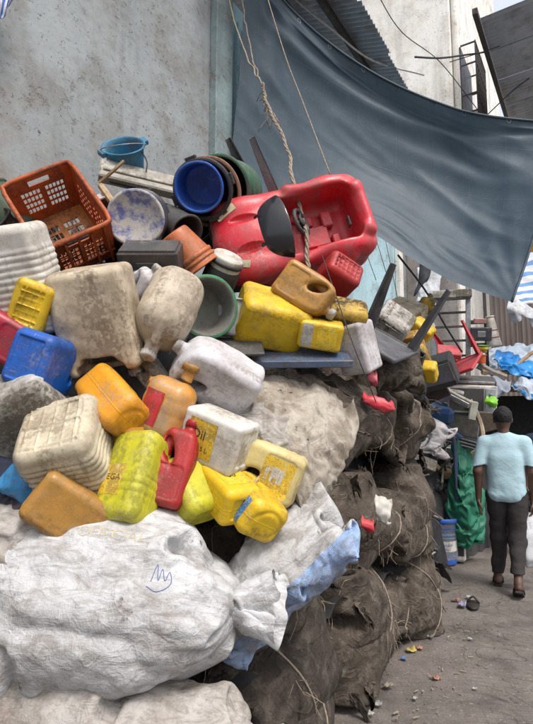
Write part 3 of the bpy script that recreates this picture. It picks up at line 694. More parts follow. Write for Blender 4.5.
# loose fibres and torn strands on the bales (parts)
def fringe(t, X, seed, n=60, m=M_rope):
    rgn = np.random.default_rng(seed); nu, nv = X.shape[:2]; parts = []
    for k in range(n):
        i = rgn.integers(nu); j = int(np.clip(rgn.choice([.06, .3, .34, .7, .94]) + rgn.normal(0, .03), 0.01, .99) * (nv - 1)); p = X[i, j]; L = rgn.uniform(.03, .13)
        d = rgn.normal(0, 1, 3) * .6 + p / (np.linalg.norm(p) + .01) * .7; d[2] -= .8; d /= np.linalg.norm(d)
        q = [p, p + d * L * .5 + rgn.normal(0, .012, 3), p + d * L + np.array((0, 0, -.02)) + rgn.normal(0, .015, 3)]
        parts.append(tube(spline(q, 5), rgn.uniform(.0008, .0022), 4, False))
    v, f = join(parts); o = obj('loose_fibre', v, f, m, t); o['kind'] = 'stuff'
def flaps(t, X, seed, n, m):
    """torn flaps of sacking standing off a bale"""
    r = np.random.default_rng(seed); nu, nv = X.shape[:2]; nn = np.cross(np.roll(X, -1, 0) - np.roll(X, 1, 0), np.gradient(X, axis=1)); nn /= -np.linalg.norm(nn, axis=-1)[..., None] - 1e-9
    for k in range(n):
        for _ in range(40):
            i = r.integers(nu); j = int(r.choice([.08, .12, .5, .9, .93]) * nv + r.normal(0, 3)) % nv
            if X[i, j, 1] < -.05: break
        p, nr = X[i, j], nn[i, j]
        if np.dot(nr, p) < 0: nr = -nr
        a = np.cross(nr, (0, 0, 1)) + r.normal(0, .3, 3); a /= np.linalg.norm(a) + 1e-9; b = np.array((0, 0, -1.)) + r.normal(0, .35, 3); b -= nr * b.dot(nr) * .6; b /= np.linalg.norm(b); w_, h_ = r.uniform(.05, .14), r.uniform(.06, .20); q = 9
        U, W_ = np.meshgrid(np.linspace(-.5, .5, q), np.linspace(0, 1, q), indexing='ij'); tap = 1 - .65 * W_ * r.uniform(.4, 1)
        S = p + a * (U * w_ * tap)[..., None] + b * (W_ * h_ * (1 + .3 * r.normal(0, 1, (q, 1))))[..., None] + nr * (.006 + .05 * W_ ** 1.5 * r.uniform(.2, 1) + .012 * r.normal(0, 1, (q, q)))[..., None]
        o = obj('torn_flap', S.reshape(-1, 3), grid_faces(q, q), m, t); o.modifiers.new('thickness', 'SOLIDIFY').thickness = .003
for k, (t, X) in enumerate(BAL): fringe(t, X, 30 + k, 260); flaps(t, X, 60 + k, 9, M_burlap if k % 2 else M_burlap2)

def place_sack(name, label, X, m, px, py, Y, yaw, pitch, roll, cat='sack', extra=0.016):
    X = X - X.reshape(-1, 3).mean(0)
    X = X + extra * (NZ.fbm(X + 11.0, 4.5, 4) + .8 * (1 - 2 * np.abs(NZ(X * np.array((5, 9, 9)) + 21.0))))[..., None] * np.array((.3, 1, .8))
    t = thing(name, label, cat, P(px, py, Y), rot(yaw, pitch, roll)); sack_obj('cloth_cover', X, m, t)
    return t, X
Xs = sack_shape(1.24, 2.10, .0023, 21, .84, .46, None, None, 56, 48, (60, 44, 30), .9, spare=.10, crush=.016)
t, Xm = place_sack('woven_sack', 'big clean white woven sack tied at the neck under the yellow cans', Xs, M_wsack, 136, 602, 1.90, -8, -34, 5)
def sack_print(t, X, s, x, z, size, ang, m, name='lettering'):
    v, f = text_on(None, s, (0, 0, 0), (math.cos(ang), 0, math.sin(ang)), (-math.sin(ang), 0, math.cos(ang)), size, flat=True); v = v + np.array((x, 0, z)); nu, nv = X.shape[:2]
    obj(name, project_on(X.reshape(-1, 3), grid_faces(nu, nv, True), v, (0, 1, 0), .0012), f, m, t, False)
M_fadedprint = plastic('faded_yellow_print', (.52, .45, .20), .8, .7, (.50, .49, .46)); M_penink = plain('blue_pen', (.10, .16, .40), .6)
sack_print(t, Xm, 'OFFICIAL', -.03, .12, .055, -.04, M_fadedprint)
q = spline([(.13, 0, -.02), (.142, 0, .03), (.15, 0, -.015), (.158, 0, .02), (.168, 0, -.012), (.178, 0, .015), (.185, 0, -.018), (.15, 0, -.045), (.12, 0, -.035)], 50); nu, nv = Xm.shape[:2]
v, f = tube(project_on(Xm.reshape(-1, 3), grid_faces(nu, nv, True), q, (0, 1, 0), .001), .0011, 4); obj('pen_scrawl', v, f, M_penink, t)
Xs = sack_shape(1.62, 1.85, .0023, 22, .93, .48, None, None, 52, 42, (60, 42, 24), 1.0, spare=.10, crush=.016)
place_sack('woven_sack', 'dirty stained white sack at the bottom of the heap', Xs, M_dsack, 72, 730, 1.84, -4, -28, 3)
Xs = sack_shape(.98, 1.46, .0022, 23, None, .40, (.10, -.3, -.26), (.86, .3, .26), 46, 38, (60, 42, 24), .9, spare=.09, crush=.016)
place_sack('striped_sack', 'grubby white sack with a blue stripe beside the brown bales', Xs, M_bsack, 283, 568, 2.10, 6, -14, -44)
Xs = sack_shape(.95, 1.5, .0030, 24, None, .44, None, None, 36, 28, (50, 30, 12), .8)
place_sack('woven_sack', 'brown sack at the very foot of the heap by the picture edge', Xs, M_burlap2, 120, 890, 1.98, 0, -60, 0)

# ================================================================== moulded plastic cans and jugs
def orient(zdir, xhint):
    z = Vector(zdir).normalized(); x = Vector(xhint); x = (x - z * x.dot(z)).normalized(); y = z.cross(x)
    return Matrix((x, y, z)).transposed().to_4x4()
def view_frame(px, py):
    """axes at a photo position: x to the right, y along the sight line, z up"""
    y = Vector(P(px, py, 1.0) - np.array((0, 0, CAMZ))).normalized(); x = y.cross(Vector((0, 0, 1))).normalized()
    return Matrix((x, y, x.cross(y))).transposed().to_4x4()
def vor_(px, py, zdir, xhint): return view_frame(px, py) @ orient(zdir, xhint)
def dent(p, seed, amp): return amp * NZ.fbm(p + seed * 1.73, 7.0, 3)
def f_square(W, D, H, r=.035, ribs=None, seed=0, amp=.003, emboss=True, grid=True, bare=False):
    def f(p):
        q = p + 0.0; d = rbox(q, (0, 0, 0), (W / 2, D / 2, H / 2), r)
        if ribs:
            n, a, z0, z1 = ribs; t = np.clip((p[:, 2] - z0) / (z1 - z0), 0, 1); e = np.clip(np.minimum(t, 1 - t) * n, 0, 1)
            d = d - a * e * np.abs(np.sin(np.pi * n * t)) ** .7
        if emboss:
            rec = rbox(p, (0, 0, -H / 2), (W / 2 - .03, D / 2 - .03, .006), .004); d = smax(d, -rec, .004)
            if grid:
                u = np.abs((p[:, 0] / (W - .09) * 4 + 2) % 1 - .5) ; v = np.abs((p[:, 1] / (D - .09) * 2 + 1) % 1 - .5)
                k = np.clip((np.maximum(u, v) - .40) / .06, 0, 1) * np.clip((-.5 * H + .012 - p[:, 2]) / .006, 0, 1); d = d - .004 * k * (np.abs(p[:, 0]) < W / 2 - .03) * (np.abs(p[:, 1]) < D / 2 - .03)
        if bare: return d + dent(p, seed, amp)
        # handle bridge on top: two troughs and a finger hole
        hw = max(.018, D * .1)
        for s in (-1, 1): d = smax(d, -rbox(p, (-.03 * W, s * (D / 4 + hw), H / 2), (W * .30, D / 4, H * .11), .02), .012)
        d = smax(d, -rbox(p, (-.03 * W, 0, H / 2 - .05), (W * .22, D, .018), .016), .01)
        d = smin(d, cylz(p, (W / 2 - .055, 0, H / 2 + .01), .024, .03), .012)
        return d + dent(p, seed, amp)
    return f
def f_jug(W, D, H, r=.03, seed=0, amp=.002, groove=True, ribs=None):
    def f(p):
        w = W / 2 - .12 * W * np.clip((p[:, 2] - .12 * H) / (.38 * H), 0, 1) ** 1.6
        q = p.copy(); q[:, 0] = p[:, 0] * (W / 2) / w
        d = rbox(q, (0, 0, 0), (W / 2, D / 2, H / 2), r)
        # sloping shoulder to the neck side, handle at the back
        d = smax(d, (p[:, 0] * .62 + p[:, 2] * .79 - .80 * H / 2 * .80 - .055), .03)
        hole = np.sqrt(((p[:, 0] + .17 * W + .35 * (p[:, 2] - .2 * H)) / (.13 * W)) ** 2 + ((p[:, 2] - .2 * H) / (.17 * H)) ** 2) - 1
        d = smax(d, -hole * .12 * W, .018)
        hand = caps(p, (-W * .36, 0, .06 * H), (-W * .20, 0, .41 * H), .020); d = smin(d, hand, .012)
        d = smin(d, caps(p, (-W * .20, 0, .41 * H), (W * .12, 0, .44 * H), .021), .014)
        d = smin(d, cylz(p, (W * .14, 0, H / 2 + .008), .021, .034), .016)
        if groove:                                                      # label panel pressed into both faces
            pan = rbox(p, (.02 * W, 0, -.2 * H), (W * .36, D, H * .22), .02); k = np.clip(-pan / .004, 0, 1) * (np.abs(p[:, 1]) > D / 2 - .012); d = d + .0035 * k
        oval = np.sqrt((p[:, 0] / (W * .34)) ** 2 + (p[:, 1] / (D * .32)) ** 2); k = np.exp(-((oval - 1) / .16) ** 2) * (p[:, 2] < -H / 2 + .02); d = d + .005 * k
        if ribs: d = d - .003 * np.clip(np.sin(p[:, 2] / H * 2 * math.pi * ribs), 0, 1) * np.clip((-.1 * H - p[:, 2]) / .01, 0, 1)
        return d + dent(p, seed, amp)
    return f
def f_carboy(R, H, seed=0, amp=.005):
    def f(p):
        z = p[:, 2]; d = rbox(p, (0, 0, -.02), (R, R * .86, H / 2 - .02), R * .72)
        d = smin(d, cylz(p, (.03, 0, H / 2 - .008), .027, .03), .02)
        d = smin(d, np.abs(caps(p, (-.1, 0, H / 2 - .08), (-.03, 0, H / 2 - .02), .014)) * 1, .01)
        d = d - .003 * np.clip(np.cos(z * 60), 0, 1) * (np.abs(z + .02) < .06)
        return d + dent(p, seed, amp)
    return f
def cap_mesh(r, h, n=28):
    v, f = lathe([(0, h), (r * .82, h), (r * .96, h * .9), (r, h * .7), (r, 0), (r * .9, 0)], n * 2)
    t = np.arctan2(v[:, 1], v[:, 0]); k = (np.hypot(v[:, 0], v[:, 1]) > r * .95) & (v[:, 2] < h * .85); v[k, :2] *= (1 + .04 * np.sign(np.sin(t[k] * n)))[:, None]
    return v, f
M_label_y = plastic('printed_label_yellow', (.80, .55, .02), .3, .4, prnt=(.12, .04, .02))
M_label_w = plastic('printed_label_white', (.66, .65, .62), .4, .5, prnt=(.08, .07, .08))
M_label_b = plastic('printed_label_blue', (.03, .20, .50), .25, .4, prnt=(.6, .6, .6))
M_label_r = plastic('printed_label_red', (.45, .02, .03), .35, .4)
M_ink = plain('black_print', (.03, .025, .03), .6); M_inkbrown = plain('brown_print', (.14, .05, .03), .6)
def PC(*a, **k): return plastic(*a, seam=True, **k)
C = dict(
 beige=PC('beige_can', (.58, .49, .36), .5, .5, (.16, .11, .065), 1, .4), carboy=PC('beige_carboy', (.58, .50, .39), .5, .5, (.20, .15, .10)),
 blue=PC('blue_can', (.008, .11, .50), .2, .33, (.05, .06, .09)), yellow=PC('yellow_can', (.72, .47, .008), .25, .38, (.2, .13, .03)),
 lime=PC('lime_can', (.55, .52, .012), .3, .42, (.16, .15, .03)), orange=PC('amber_can', (.74, .32, .008), .25, .36, (.25, .12, .03)),
 gold=PC('gold_can', (.42, .215, .04), .25, .35, (.14, .08, .03)), red=PC('red_can', (.40, .014, .014), .3, .38, (.14, .04, .035)),
 white=PC('white_can', (.70, .69, .64), .45, .42, (.30, .24, .17)), cream=PC('cream_can', (.62, .56, .42), .5, .45, (.28, .21, .13)),
 pale=PC('pale_yellow_can', (.70, .58, .25), .35, .42, (.30, .22, .11)), dirtyyellow=PC('dirty_yellow_can', (.62, .40, .03), .9, .5, (.10, .065, .03)),
 crimson=PC('crimson_can', (.38, .01, .04), .3, .36), cap=PC('white_cap', (.66, .63, .58), .5, .5), dirtywhite=PC('dirty_white_can', (.56, .55, .52), .85, .5, (.16, .14, .11)),
 cloudy=PC('cloudy_white_can', (.64, .63, .66), .5, .45, (.26, .22, .19), 1, .5, .3))
def can(kind, label, px, py, Y, dims, zdir, xhint, col, cell=.0046, capcol='cap', labels=(), name=None, group='discarded plastic cans', seed=None, capped=True, **kw):
    seed = seed if seed is not None else int(px * 3 + py)
    if kind == 'square': W, D, H = dims; f = f_square(W, D, H, seed=seed, **kw); nk = (W / 2 - .055, 0, H / 2 + .018); nr = .029
    elif kind == 'jug': W, D, H = dims; f = f_jug(W, D, H, seed=seed, **kw); nk = (W * .14, 0, H / 2 + .018); nr = .026
    else: W, H = dims; D = W; f = f_carboy(W / 2, H, seed=seed, **kw); nk = (.03, 0, H / 2 + .004); nr = .032
    t = thing(name or {'square': 'jerry_can', 'jug': 'oil_jug', 'carboy': 'carboy'}[kind], label, 'can' if kind != 'jug' else 'jug', P(px, py, Y), vor_(px, py, zdir, xhint), group)
    pad = .02; V, Fc = sdf_mesh(f, (-W / 2 - pad, -D / 2 - pad, -H / 2 - pad), (W / 2 + pad, D / 2 + pad, H / 2 + .06), cell)
    obj('body', V, Fc, C[col] if isinstance(col, str) else col, t)
    if capped and not kw.get('bare'):
        v, fc = cap_mesh(nr, .028); obj('cap', v + np.array(nk), fc, C[capcol], t)
    for lb in labels:
        o, ux, uy, w, h, m = lb[:6]; v, fc, uv = decal(f, o, ux, uy, w, h); lo = obj('label', v, fc, m, t, uv=uv)
        for s, dx, dy, size, ink in (lb[6] if len(lb) > 6 else ()):
            oo = np.asarray(o) + np.asarray(ux) * dx * w + np.asarray(uy) * dy * h
            v, fc = text_on(f, s, oo, ux, uy, size); obj('lettering', v, fc, ink, lo)
    return t, f
XA, YA, ZA = np.eye(3)
can('square', 'big beige grimy can standing upside down between the orange crate and blue can', 100, 319, 2.08, (.30, .25, .41), (.25, .12, -.96), (.93, -.28, .24), 'beige', amp=.007, grid=False, emboss=False)
can('carboy', 'round shouldered beige carboy with its white cap pointing down', 167, 312, 2.12, (.26, .37), (-.30, -.55, -.75), (-.3, .5, -.7), 'carboy')
can('square', 'bright blue can with its ribbed base turned to the viewer', 44, 363, 1.97, (.215, .165, .25), (.50, .85, -.10), (.27, -.05, .95), 'blue', r=.035, grid=False, labels=[((0, -.09, .02), (0, 0, -1), (1, 0, 0), .035, .04, M_label_w)])
can('square', 'small bright yellow can with embossed base above the blue can', 39, 306, 2.02, (.19, .14, .24), (.30, .93, .05), (.3, 0, .95), 'yellow', r=.025)
can('square', 'white can with horizontal ribs leaning at the picture edge below the crate', 12, 282, 2.02, (.32, .26, .42), (.33, .1, -.94), (.9, -.35, .3), 'white', ribs=(13, .006, -.13, .2), grid=False, emboss=False)
can('jug', 'crimson plastic jug cut off by the picture edge', 2, 336, 1.96, (.17, .12, .24), (-.8, .25, .45), (.4, -.2, .85), 'crimson')
can('jug', 'amber yellow jug with its oval base facing out, right of the blue can', 113, 401, 1.99, (.19, .16, .30), (-.46, .70, .55), (.45, .75, -.4), 'orange', amp=.003, r=.04)
can('square', 'large dirty cream can with deep ribs and dented corner on the left', 73, 454, 1.92, (.265, .27, .34), (.42, .66, -.62), (.92, -.36, .16), 'cream', ribs=(11, .006, -.11, .15), r=.045, amp=.006)
can('square', 'gold brown can lying under the large cream can', 68, 511, 1.80, (.18, .11, .26), (.80, .10, -.55), (.52, -.25, .80), 'gold', r=.03, grid=False, bare=True, labels=[((.0, -.055, -.01), (0, 0, -1), (1, 0, 0), .15, .12, M_label_w, [('SAE 40', .1, .1, .026, M_inkbrown)])])
can('square', 'tall lime yellow can lying on the clean white sack', 134, 479, 1.90, (.18, .16, .33), (.26, .28, .92), (.78, -.62, -.1), 'lime', r=.045, ribs=(4, .0035, -.1, .02), bare=True, grid=False,
    labels=[((-.03, -.08, -.03), (1, 0, 0), (0, 0, 1), .09, .11, M_label_y, [('VEGA', .0, .05, .030, M_inkbrown)])])
can('carboy', 'amber jar wrapped in clear film with a red label', 168, 405, 2.02, (.19, .29), (.34, -.12, .93), (.9, -.3, -.3), plastic('wrapped_amber', (.62, .27, .02), .7, .2, (.40, .30, .2)), amp=.006, capcol='gold', labels=[((-.05, -.09, -.02), (.8, -.6, 0), (0, 0, 1), .08, .13, M_label_r)])
can('jug', 'red jug with a loop handle between two lime cans', 173, 468, 1.93, (.145, .10, .28), (.30, .15, .94), (.93, -.25, -.25), 'red', capcol='red')
can('square', 'small lime can half sunk behind the red jug', 191, 489, 1.97, (.16, .14, .24), (-.45, .35, .80), (.8, .5, .2), 'lime', r=.04, bare=True, grid=False)
can('square', 'white can with yellow label lying on its side beside the red jug', 218, 438, 2.02, (.19, .17, .25), (-.82, .44, .36), (.25, -.30, .92), 'white', bare=True, grid=False, r=.018,
    labels=[((.0, -.085, .025), (0, 0, -1), (1, 0, 0), .12, .14, M_label_y, [('Oil', -.1, .1, .05, M_ink), ('5 L', .2, -.25, .025, M_ink)])])
can('jug', 'pale yellow jug with a printed label lying by the tan sacking', 266, 470, 2.06, (.20, .12, .28), (-.90, .18, .40), (.38, -.15, .9), 'pale', ribs=7,
    labels=[((.0, -.06, -.055), (0, 0, -1), (1, 0, 0), .12, .13, M_label_y), ((.005, -.0625, -.045), (0, 0, -1), (1, 0, 0), .075, .055, M_label_w)], amp=.001)
can('square', 'small yellow can printed with black letters under the white can', 226, 492, 1.97, (.15, .14, .22), (-.52, .66, .54), (.8, .55, .1), 'yellow', r=.025, grid=False, bare=True,
    labels=[((.0, -.07, -.01), (1, 0, 0), (0, 0, 1), .10, .10, M_label_y, [('60', 0, .1, .04, M_ink)])])
can('jug', 'yellow jug with a blue label resting on the striped sack', 253, 505, 1.98, (.17, .15, .25), (-.36, .74, .57), (.70, .60, -.3), 'yellow', r=.04,
    labels=[((-.085, .0, -.03), (0, -1, 0), (0, 0, 1), .10, .11, M_label_b)])
can('jug', 'cloudy white jug with a pinched handle above the white labelled can', 216, 377, 2.13, (.23, .17, .33), (-.84, -.15, .50), (.45, -.55, .7), 'cloudy', amp=.010)
can('square', 'large yellow can lying below the red toy car', 271, 318, 2.46, (.235, .22, .33), (.93, .28, -.22), (.15, -.6, .8), 'yellow', amp=.006, grid=False, bare=True)
can('jug', 'gold jug with a finger hole lying against the toy car', 305, 291, 2.42, (.19, .13, .27), (.80, -.25, -.52), (-.5, -.2, -.8), 'gold', amp=.002, seed=4)
can('square', 'red can wedged under the tail of the toy car', 336, 279, 2.62, (.19, .15, .22), (-.55, .62, -.55), (.75, .2, -.5), 'red', r=.03)
can('square', 'dirty yellow can lying beside the gold jug', 341, 316, 2.50, (.15, .14, .24), (.97, .12, -.18), (.1, -.6, .7), 'dirtyyellow', grid=False, capcol='dirtyyellow', bare=True)
can('square', 'yellow and white labelled can on the dark blue tray', 320, 334, 2.42, (.13, .12, .20), (.97, .05, -.18), (.18, -.25, .95), 'yellow', bare=True, grid=False, r=.02,
    labels=[((0, -.06, -.06), (0, 0, 1), (1, 0, 0), .05, .11, M_label_w), ((0, -.06, .03), (0, 0, 1), (1, 0, 0), .09, .11, M_label_y)])
can('square', 'cloudy white faceted can standing at the edge of the top bale', 357, 348, 2.52, (.16, .15, .24), (.22, .1, -.95), (.8, -.5, .2), 'cloudy', r=.018, grid=False, bare=True, amp=.004)
can('square', 'filthy white can with a torn label at the picture edge', 14, 415, 1.96, (.26, .22, .36), (-.80, .30, -.50), (.3, -.5, .8), 'dirtywhite', amp=.008, grid=False, bare=True,
    labels=[((.0, .11, .02), (-1, 0, 0), (0, 0, 1), .16, .12, M_label_w)])
# small stuff stuck between the big cans
can('square', 'amber can deep in the gap under the amber yellow jug', 128, 436, 2.02, (.15, .12, .2), (-.3, .6, -.6), (.8, .3, .3), 'orange', .006, bare=True, grid=False)
can('jug', 'small black jug in the gap left of the big beige can', 60, 330, 2.16, (.13, .1, .2), (.4, .5, -.6), (.7, -.4, .3), M_black, .006)
can('jug', 'small white bottle in the gap above the amber jar', 150, 372, 2.16, (.11, .08, .18), (-.5, .2, .7), (.7, -.4, .3), 'dirtywhite', .006)
can('square', 'small black can under the red jug', 162, 440, 2.06, (.12, .12, .16), (-.5, .5, .3), (.7, .4, .3), M_black, .006, bare=True, grid=False)
can('jug', 'dark navy jug in the gap below the cream can', 36, 520, 1.94, (.16, .12, .24), (.5, .5, -.5), (.7, -.4, .3), M_navy, .006)
can('jug', 'small lavender bottle behind the round carboy', 137, 290, 2.26, (.12, .09, .2), (.5, -.2, .7), (.7, -.4, .3), 'cloudy', .006)

# ================================================================== heaped rubbish under the cans (what fills the gaps)
def heap_z(a, b):
    """height of the heap: rises from the bales to the wall"""
    top = np.interp(a, [-1.2, .4, 1.2, 2.2, 3.2, 4.2, 4.9, 5.3], [1.2, 1.75, 2.05, 2.2, 2.2, 2.0, 1.5, .5]); t = np.clip((b - np.interp(a, [.6, 1.4, 2.0], [1.95, 1.78, 1.45])) / .6, 0, 1); fb = np.interp(a, [1.0, 1.9], [.02, .25])
    return top * (fb + (1 - fb) * t ** .7) + .45 * np.clip((b - 1.95) / .6, 0, 1) * np.clip((a - .5) * 2, 0, 1) * np.clip((3.4 - a) * 1.5, 0, 1)
def heap():
    rgh = np.random.default_rng(8); parts = {0: [], 1: [], 2: []}
    s = np.linspace(-1.2, 5.3, 130); n = np.linspace(1.25, 2.70, 50); A, B = np.meshgrid(s, n, indexing='ij')
    Z = heap_z(A, B) + .05 * NZ.fbm(np.stack([A, B, A * 0], -1), 4.0, 3)
    X = np.stack([NV[0] * B + DV[0] * A, NV[1] * B + DV[1] * A, Z], -1)
    o = obj('crushed_rubbish', X.reshape(-1, 3), grid_faces(130, 50), mat_sack('dark_rubbish', (.05, .05, .055), .6, (.03, .026, .022), weave=0), None, False)
    return tag(o, 'dark crushed rubbish filling the gaps of the heap', None, None, 'stuff')
heap()
def scraps(name, label, pts_fn, n, mats, seed, size=(.03, .14)):
    """small crushed pieces of plastic and paper, one mesh per colour under one stuff object"""
    rgs = np.random.default_rng(seed); root = None
    for k, m in enumerate(mats):
        parts = []
        for _ in range(n // len(mats)):
            c = pts_fn(rgs); a = rgs.uniform(*size); R = Euler(rgs.uniform(0, 6.28, 3)).to_matrix().to_4x4()
            q = 5; u = np.linspace(-.5, .5, q); U, Vv = np.meshgrid(u, u, indexing='ij'); h = rgs.normal(0, .10, (q, q)) + rgs.uniform(-1, 1) * U ** 2 + rgs.uniform(-1, 1) * Vv ** 2
            S = np.stack([U * a, Vv * a * rgs.uniform(.3, 1), h * a * .8], -1).reshape(-1, 3) @ np.array(R.to_3x3()).T + c
            parts.append((S, grid_faces(q, q)))
        v, f = join(parts); o = obj(name, v, f, m, root, False)
        if root is None: root = tag(o, label, None, None, 'stuff')
        else: o['kind'] = 'stuff'
sc_m = [M_black, M_navy, M_dark, C['dirtywhite'], plain('faded_blue_scrap', (.05, .10, .2), .5), M_burlap2, plain('brown_scrap', (.12, .08, .05), .8)]
def pile_pt(r):
    for _ in range(50):
        a, b = r.uniform(-.6, 5.0), r.uniform(1.4, 2.65); return NS(b, a, float(heap_z(a, b)) + r.uniform(-.02, .06))
scraps('plastic_scraps', 'crumpled plastic and paper scraps strewn through the heap', pile_pt, 640, sc_m, 5, (.03, .13))

# ================================================================== crate, buckets, tubs
def slotted_crate(label, px, py, Y, zdir, xhint, M_or, M_or2, txt):
    W, D, H, th = .32, .42, .25, .006
    t = thing('plastic_crate', label, 'crate', P(px, py, Y), vor_(px, py, zdir, xhint), 'slotted plastic crates')
    def slotted(w, h, cols, rows, hand=False):
        """wall in x-z with rectangular slots as open cells"""
        xs = [-w / 2, -w / 2 + .05]; cw = (w / 2 - .05 - .012) / cols
        for sgn in (-1, 1):
            x0 = -w / 2 + .05 if sgn < 0 else .012
            for c in range(cols): xs += [x0 + c * cw + cw * .25, x0 + (c + 1) * cw]
            xs.append(x0)
        xs += [w / 2 - .05, w / 2]; xs = np.unique(np.round(xs, 5))
        zs = [0, .05]; rh = (h - .05 - .075) / rows
        for r in range(rows): zs += [.05 + r * rh + rh * .3, .05 + (r + 1) * rh]
        zs += [h - .05, h - .022, h]; zs = np.unique(np.round(zs, 5)); V, Fc = [], []
        for x in xs:
            for z in zs: V.append((x, 0, z))
        nz = len(zs)
        for i in range(len(xs) - 1):
            for j in range(nz - 1):
                xc, zc = (xs[i] + xs[i + 1]) / 2, (zs[j] + zs[j + 1]) / 2; op = False
                if .05 < zc < h - .075 and .012 < abs(xc) < w / 2 - .05:
                    u = ((xc - (-w / 2 + .05 if xc < 0 else .012)) / cw) % 1; q = ((zc - .05) / rh) % 1; op = u > .25 and q > .3
                if hand and abs(xc) < .05 and h - .05 < zc < h - .022: op = True
                if not op: Fc.append([i * nz + j, (i + 1) * nz + j, (i + 1) * nz + j + 1, i * nz + j + 1])
        return np.array(V), Fc
    def solid(o, k=th):
        md = o.modifiers.new('thickness', 'SOLIDIFY'); md.thickness = k; md.offset = 0
    for nm, w, R, off, hand in (('end_wall', W, 0, (0, D / 2, 0), True), ('end_wall', W, 0, (0, -D / 2, 0), True), ('side_wall', D, 90, (W / 2, 0, 0), False), ('side_wall', D, 90, (-W / 2, 0, 0), False)):
        v, f = slotted(w, H, 5, 4, hand); 
        if R: v = v[:, [1, 0, 2]]
        fl = 1 - .10 * (1 - v[:, 2] / H); v = v + np.array(off); v[:, 0] *= fl; v[:, 1] *= fl
        o = obj(nm, v - np.array((0, 0, H / 2)), f, M_or, t, False); solid(o)
    v, f = slotted(W * .9, D * .9, 4, 5); v = np.stack([v[:, 0], v[:, 2] - D * .45, v[:, 1] - H / 2], -1); o = obj('floor_panel', v, f, M_or2, t, False); solid(o)
    q = np.array([(-1, -1), (1, -1), (1, 1), (-1, 1), (-1, -1), (1, -1)]) * np.array((W / 2 + .006, D / 2 + .006)); 
    loop = []
    for i in range(4):
        for k in range(8):
            p = q[i] + (q[i + 1] - q[i]) * (k / 8); m_ = np.abs(p) - np.array((W / 2 - .02, D / 2 - .02)); 
            if (m_ > 0).all(): p = np.sign(p) * (np.array((W / 2 - .02, D / 2 - .02)) + .026 * m_ / (np.linalg.norm(m_) + 1e-9))
            loop.append((p[0], p[1], H / 2))
    loop += loop[:2]; v, f = tube(np.array(loop), .011, 8, False); obj('rim', v, f, M_or, t)
    for x in (-.13, -.065, .0, .065, .13):
        v, f = box((x * .94, -D / 2 - .008, -.005), (.005, .006, H / 2 - .012)); obj('rib', v, f, M_or, t, False)
    v, f = box((0, -D / 2 + .002, -.06), (W / 2 * .93, .004, .003)); obj('ledge', v, f, M_or, t, False)
    if txt: v, f = text_on(None, txt, (W * .33, -D / 2 - .0105, -.01), (1, 0, 0), (0, 0, 1), .07, flat=True); obj('lettering', v, f, M_ink, t, False)
slotted_crate('orange slotted plastic crate tipped open on top of the heap', 63, 223, 2.38, (-.28, -.72, .63), (.86, .12, .50), plastic('orange_crate', (.52, .10, .018), .5, .42, (.12, .04, .02)), plastic('worn_orange_floor', (.62, .20, .03), .7, .5, (.20, .10, .05)), 'B1')
slotted_crate('black slotted crate squeezed under the orange crate', 98, 283, 2.46, (-.30, -.55, .78), (.87, .12, .46), M_black, M_dark, 'BN')
def vessel(name, label, cat, px, py, Y, zdir, xhint, r0, r1, h, mout, minn=None, wall=.006, rim=.007, band=None, group=None, handle=None, lugs=0, wob=.012, seed=0, closed=False, floor_z=None):
    """bucket or tub: base radius r0 at z=0, mouth r1 at z=h; local origin mid height"""
    t = thing(name, label, cat, P(px, py, Y), vor_(px, py, zdir, xhint), group)
    prof = [(0.001, 0), (r0 * .93, 0), (r0, .006)] 
    for k in np.linspace(.08, .92, 7): prof.append((r0 + (r1 - r0) * k, h * k))
    prof += [(r1, h * .94), (r1 + rim, h * .95), (r1 + rim * 1.3, h * .98), (r1 + rim, h), (r1, h)]
    v, f = lathe(prof, 48, wob, seed); v[:, 2] -= h / 2; obj('shell', v, f, mout, t)
    prof = [(r1 - .0005, h * .999), (r1 - wall, h * .985)] + [(r0 + (r1 - r0) * k - wall, h * k) for k in (.8, .6, .4, .2)] + [(r0 - wall, .012), (r0 * .8, .008), (.001, .008)]
    v, f = lathe(prof, 48, wob, seed); v[:, 2] -= h / 2; obj('lining', v, f, minn or mout, t)
    if band:
        for z, w_, m in band:
            rr = r0 + (r1 - r0) * z / h; v, f = lathe([(rr - .001, z - w_), (rr + .006, z - w_ * .7), (rr + .007, z + w_ * .7), (rr - .001, z + w_)], 48, wob, seed); v[:, 2] -= h / 2; obj('band', v, f, m, t)
    if handle is not None:
        a = np.linspace(0, math.pi, 17); ang = math.radians(handle); q = np.stack([np.cos(a) * (r1 + .012), -np.sin(a) * math.sin(ang) * r1 * 1.05, np.full(17, h * .42) + np.sin(a) * math.cos(ang) * r1 * 1.05], -1)
        v, f = tube(q, .003, 6); obj('bail_handle', v, f, M_steel, t)
    for k in range(lugs):
        a = 2 * math.pi * k / lugs + .4; v, f = box((math.cos(a) * (r1 + .012), math.sin(a) * (r1 + .012), h * .43), (.016, .03, .014), Matrix.Rotation(a, 4, 'Z'), .004); obj('lug', v, f, mout, t, False)
    return t
P_blue = plastic('blue_bucket', (.02, .20, .36), .25, .4); P_dblue = plastic('royal_blue_tub', (.01, .10, .52), .3, .38, (.10, .12, .2)); P_terra = plastic('terracotta_plastic', (.42, .20, .13), .5, .5)
P_green = plastic('green_tub', (.03, .22, .09), .45, .45); P_orange = plastic('orange_pot', (.50, .13, .03), .4, .42); P_dgreen = plastic('dark_green_tub', (.02, .12, .07), .4, .45)
P_grey = plastic('grey_casing', (.40, .39, .34), .45, .5)
vessel('bucket', 'teal blue bucket tipped over against the plastered wall', 'bucket', 126, 160, 2.85, (-.22, -.40, .88), (1, 0, .2), .085, .115, .17, P_blue, handle=60, lugs=2)
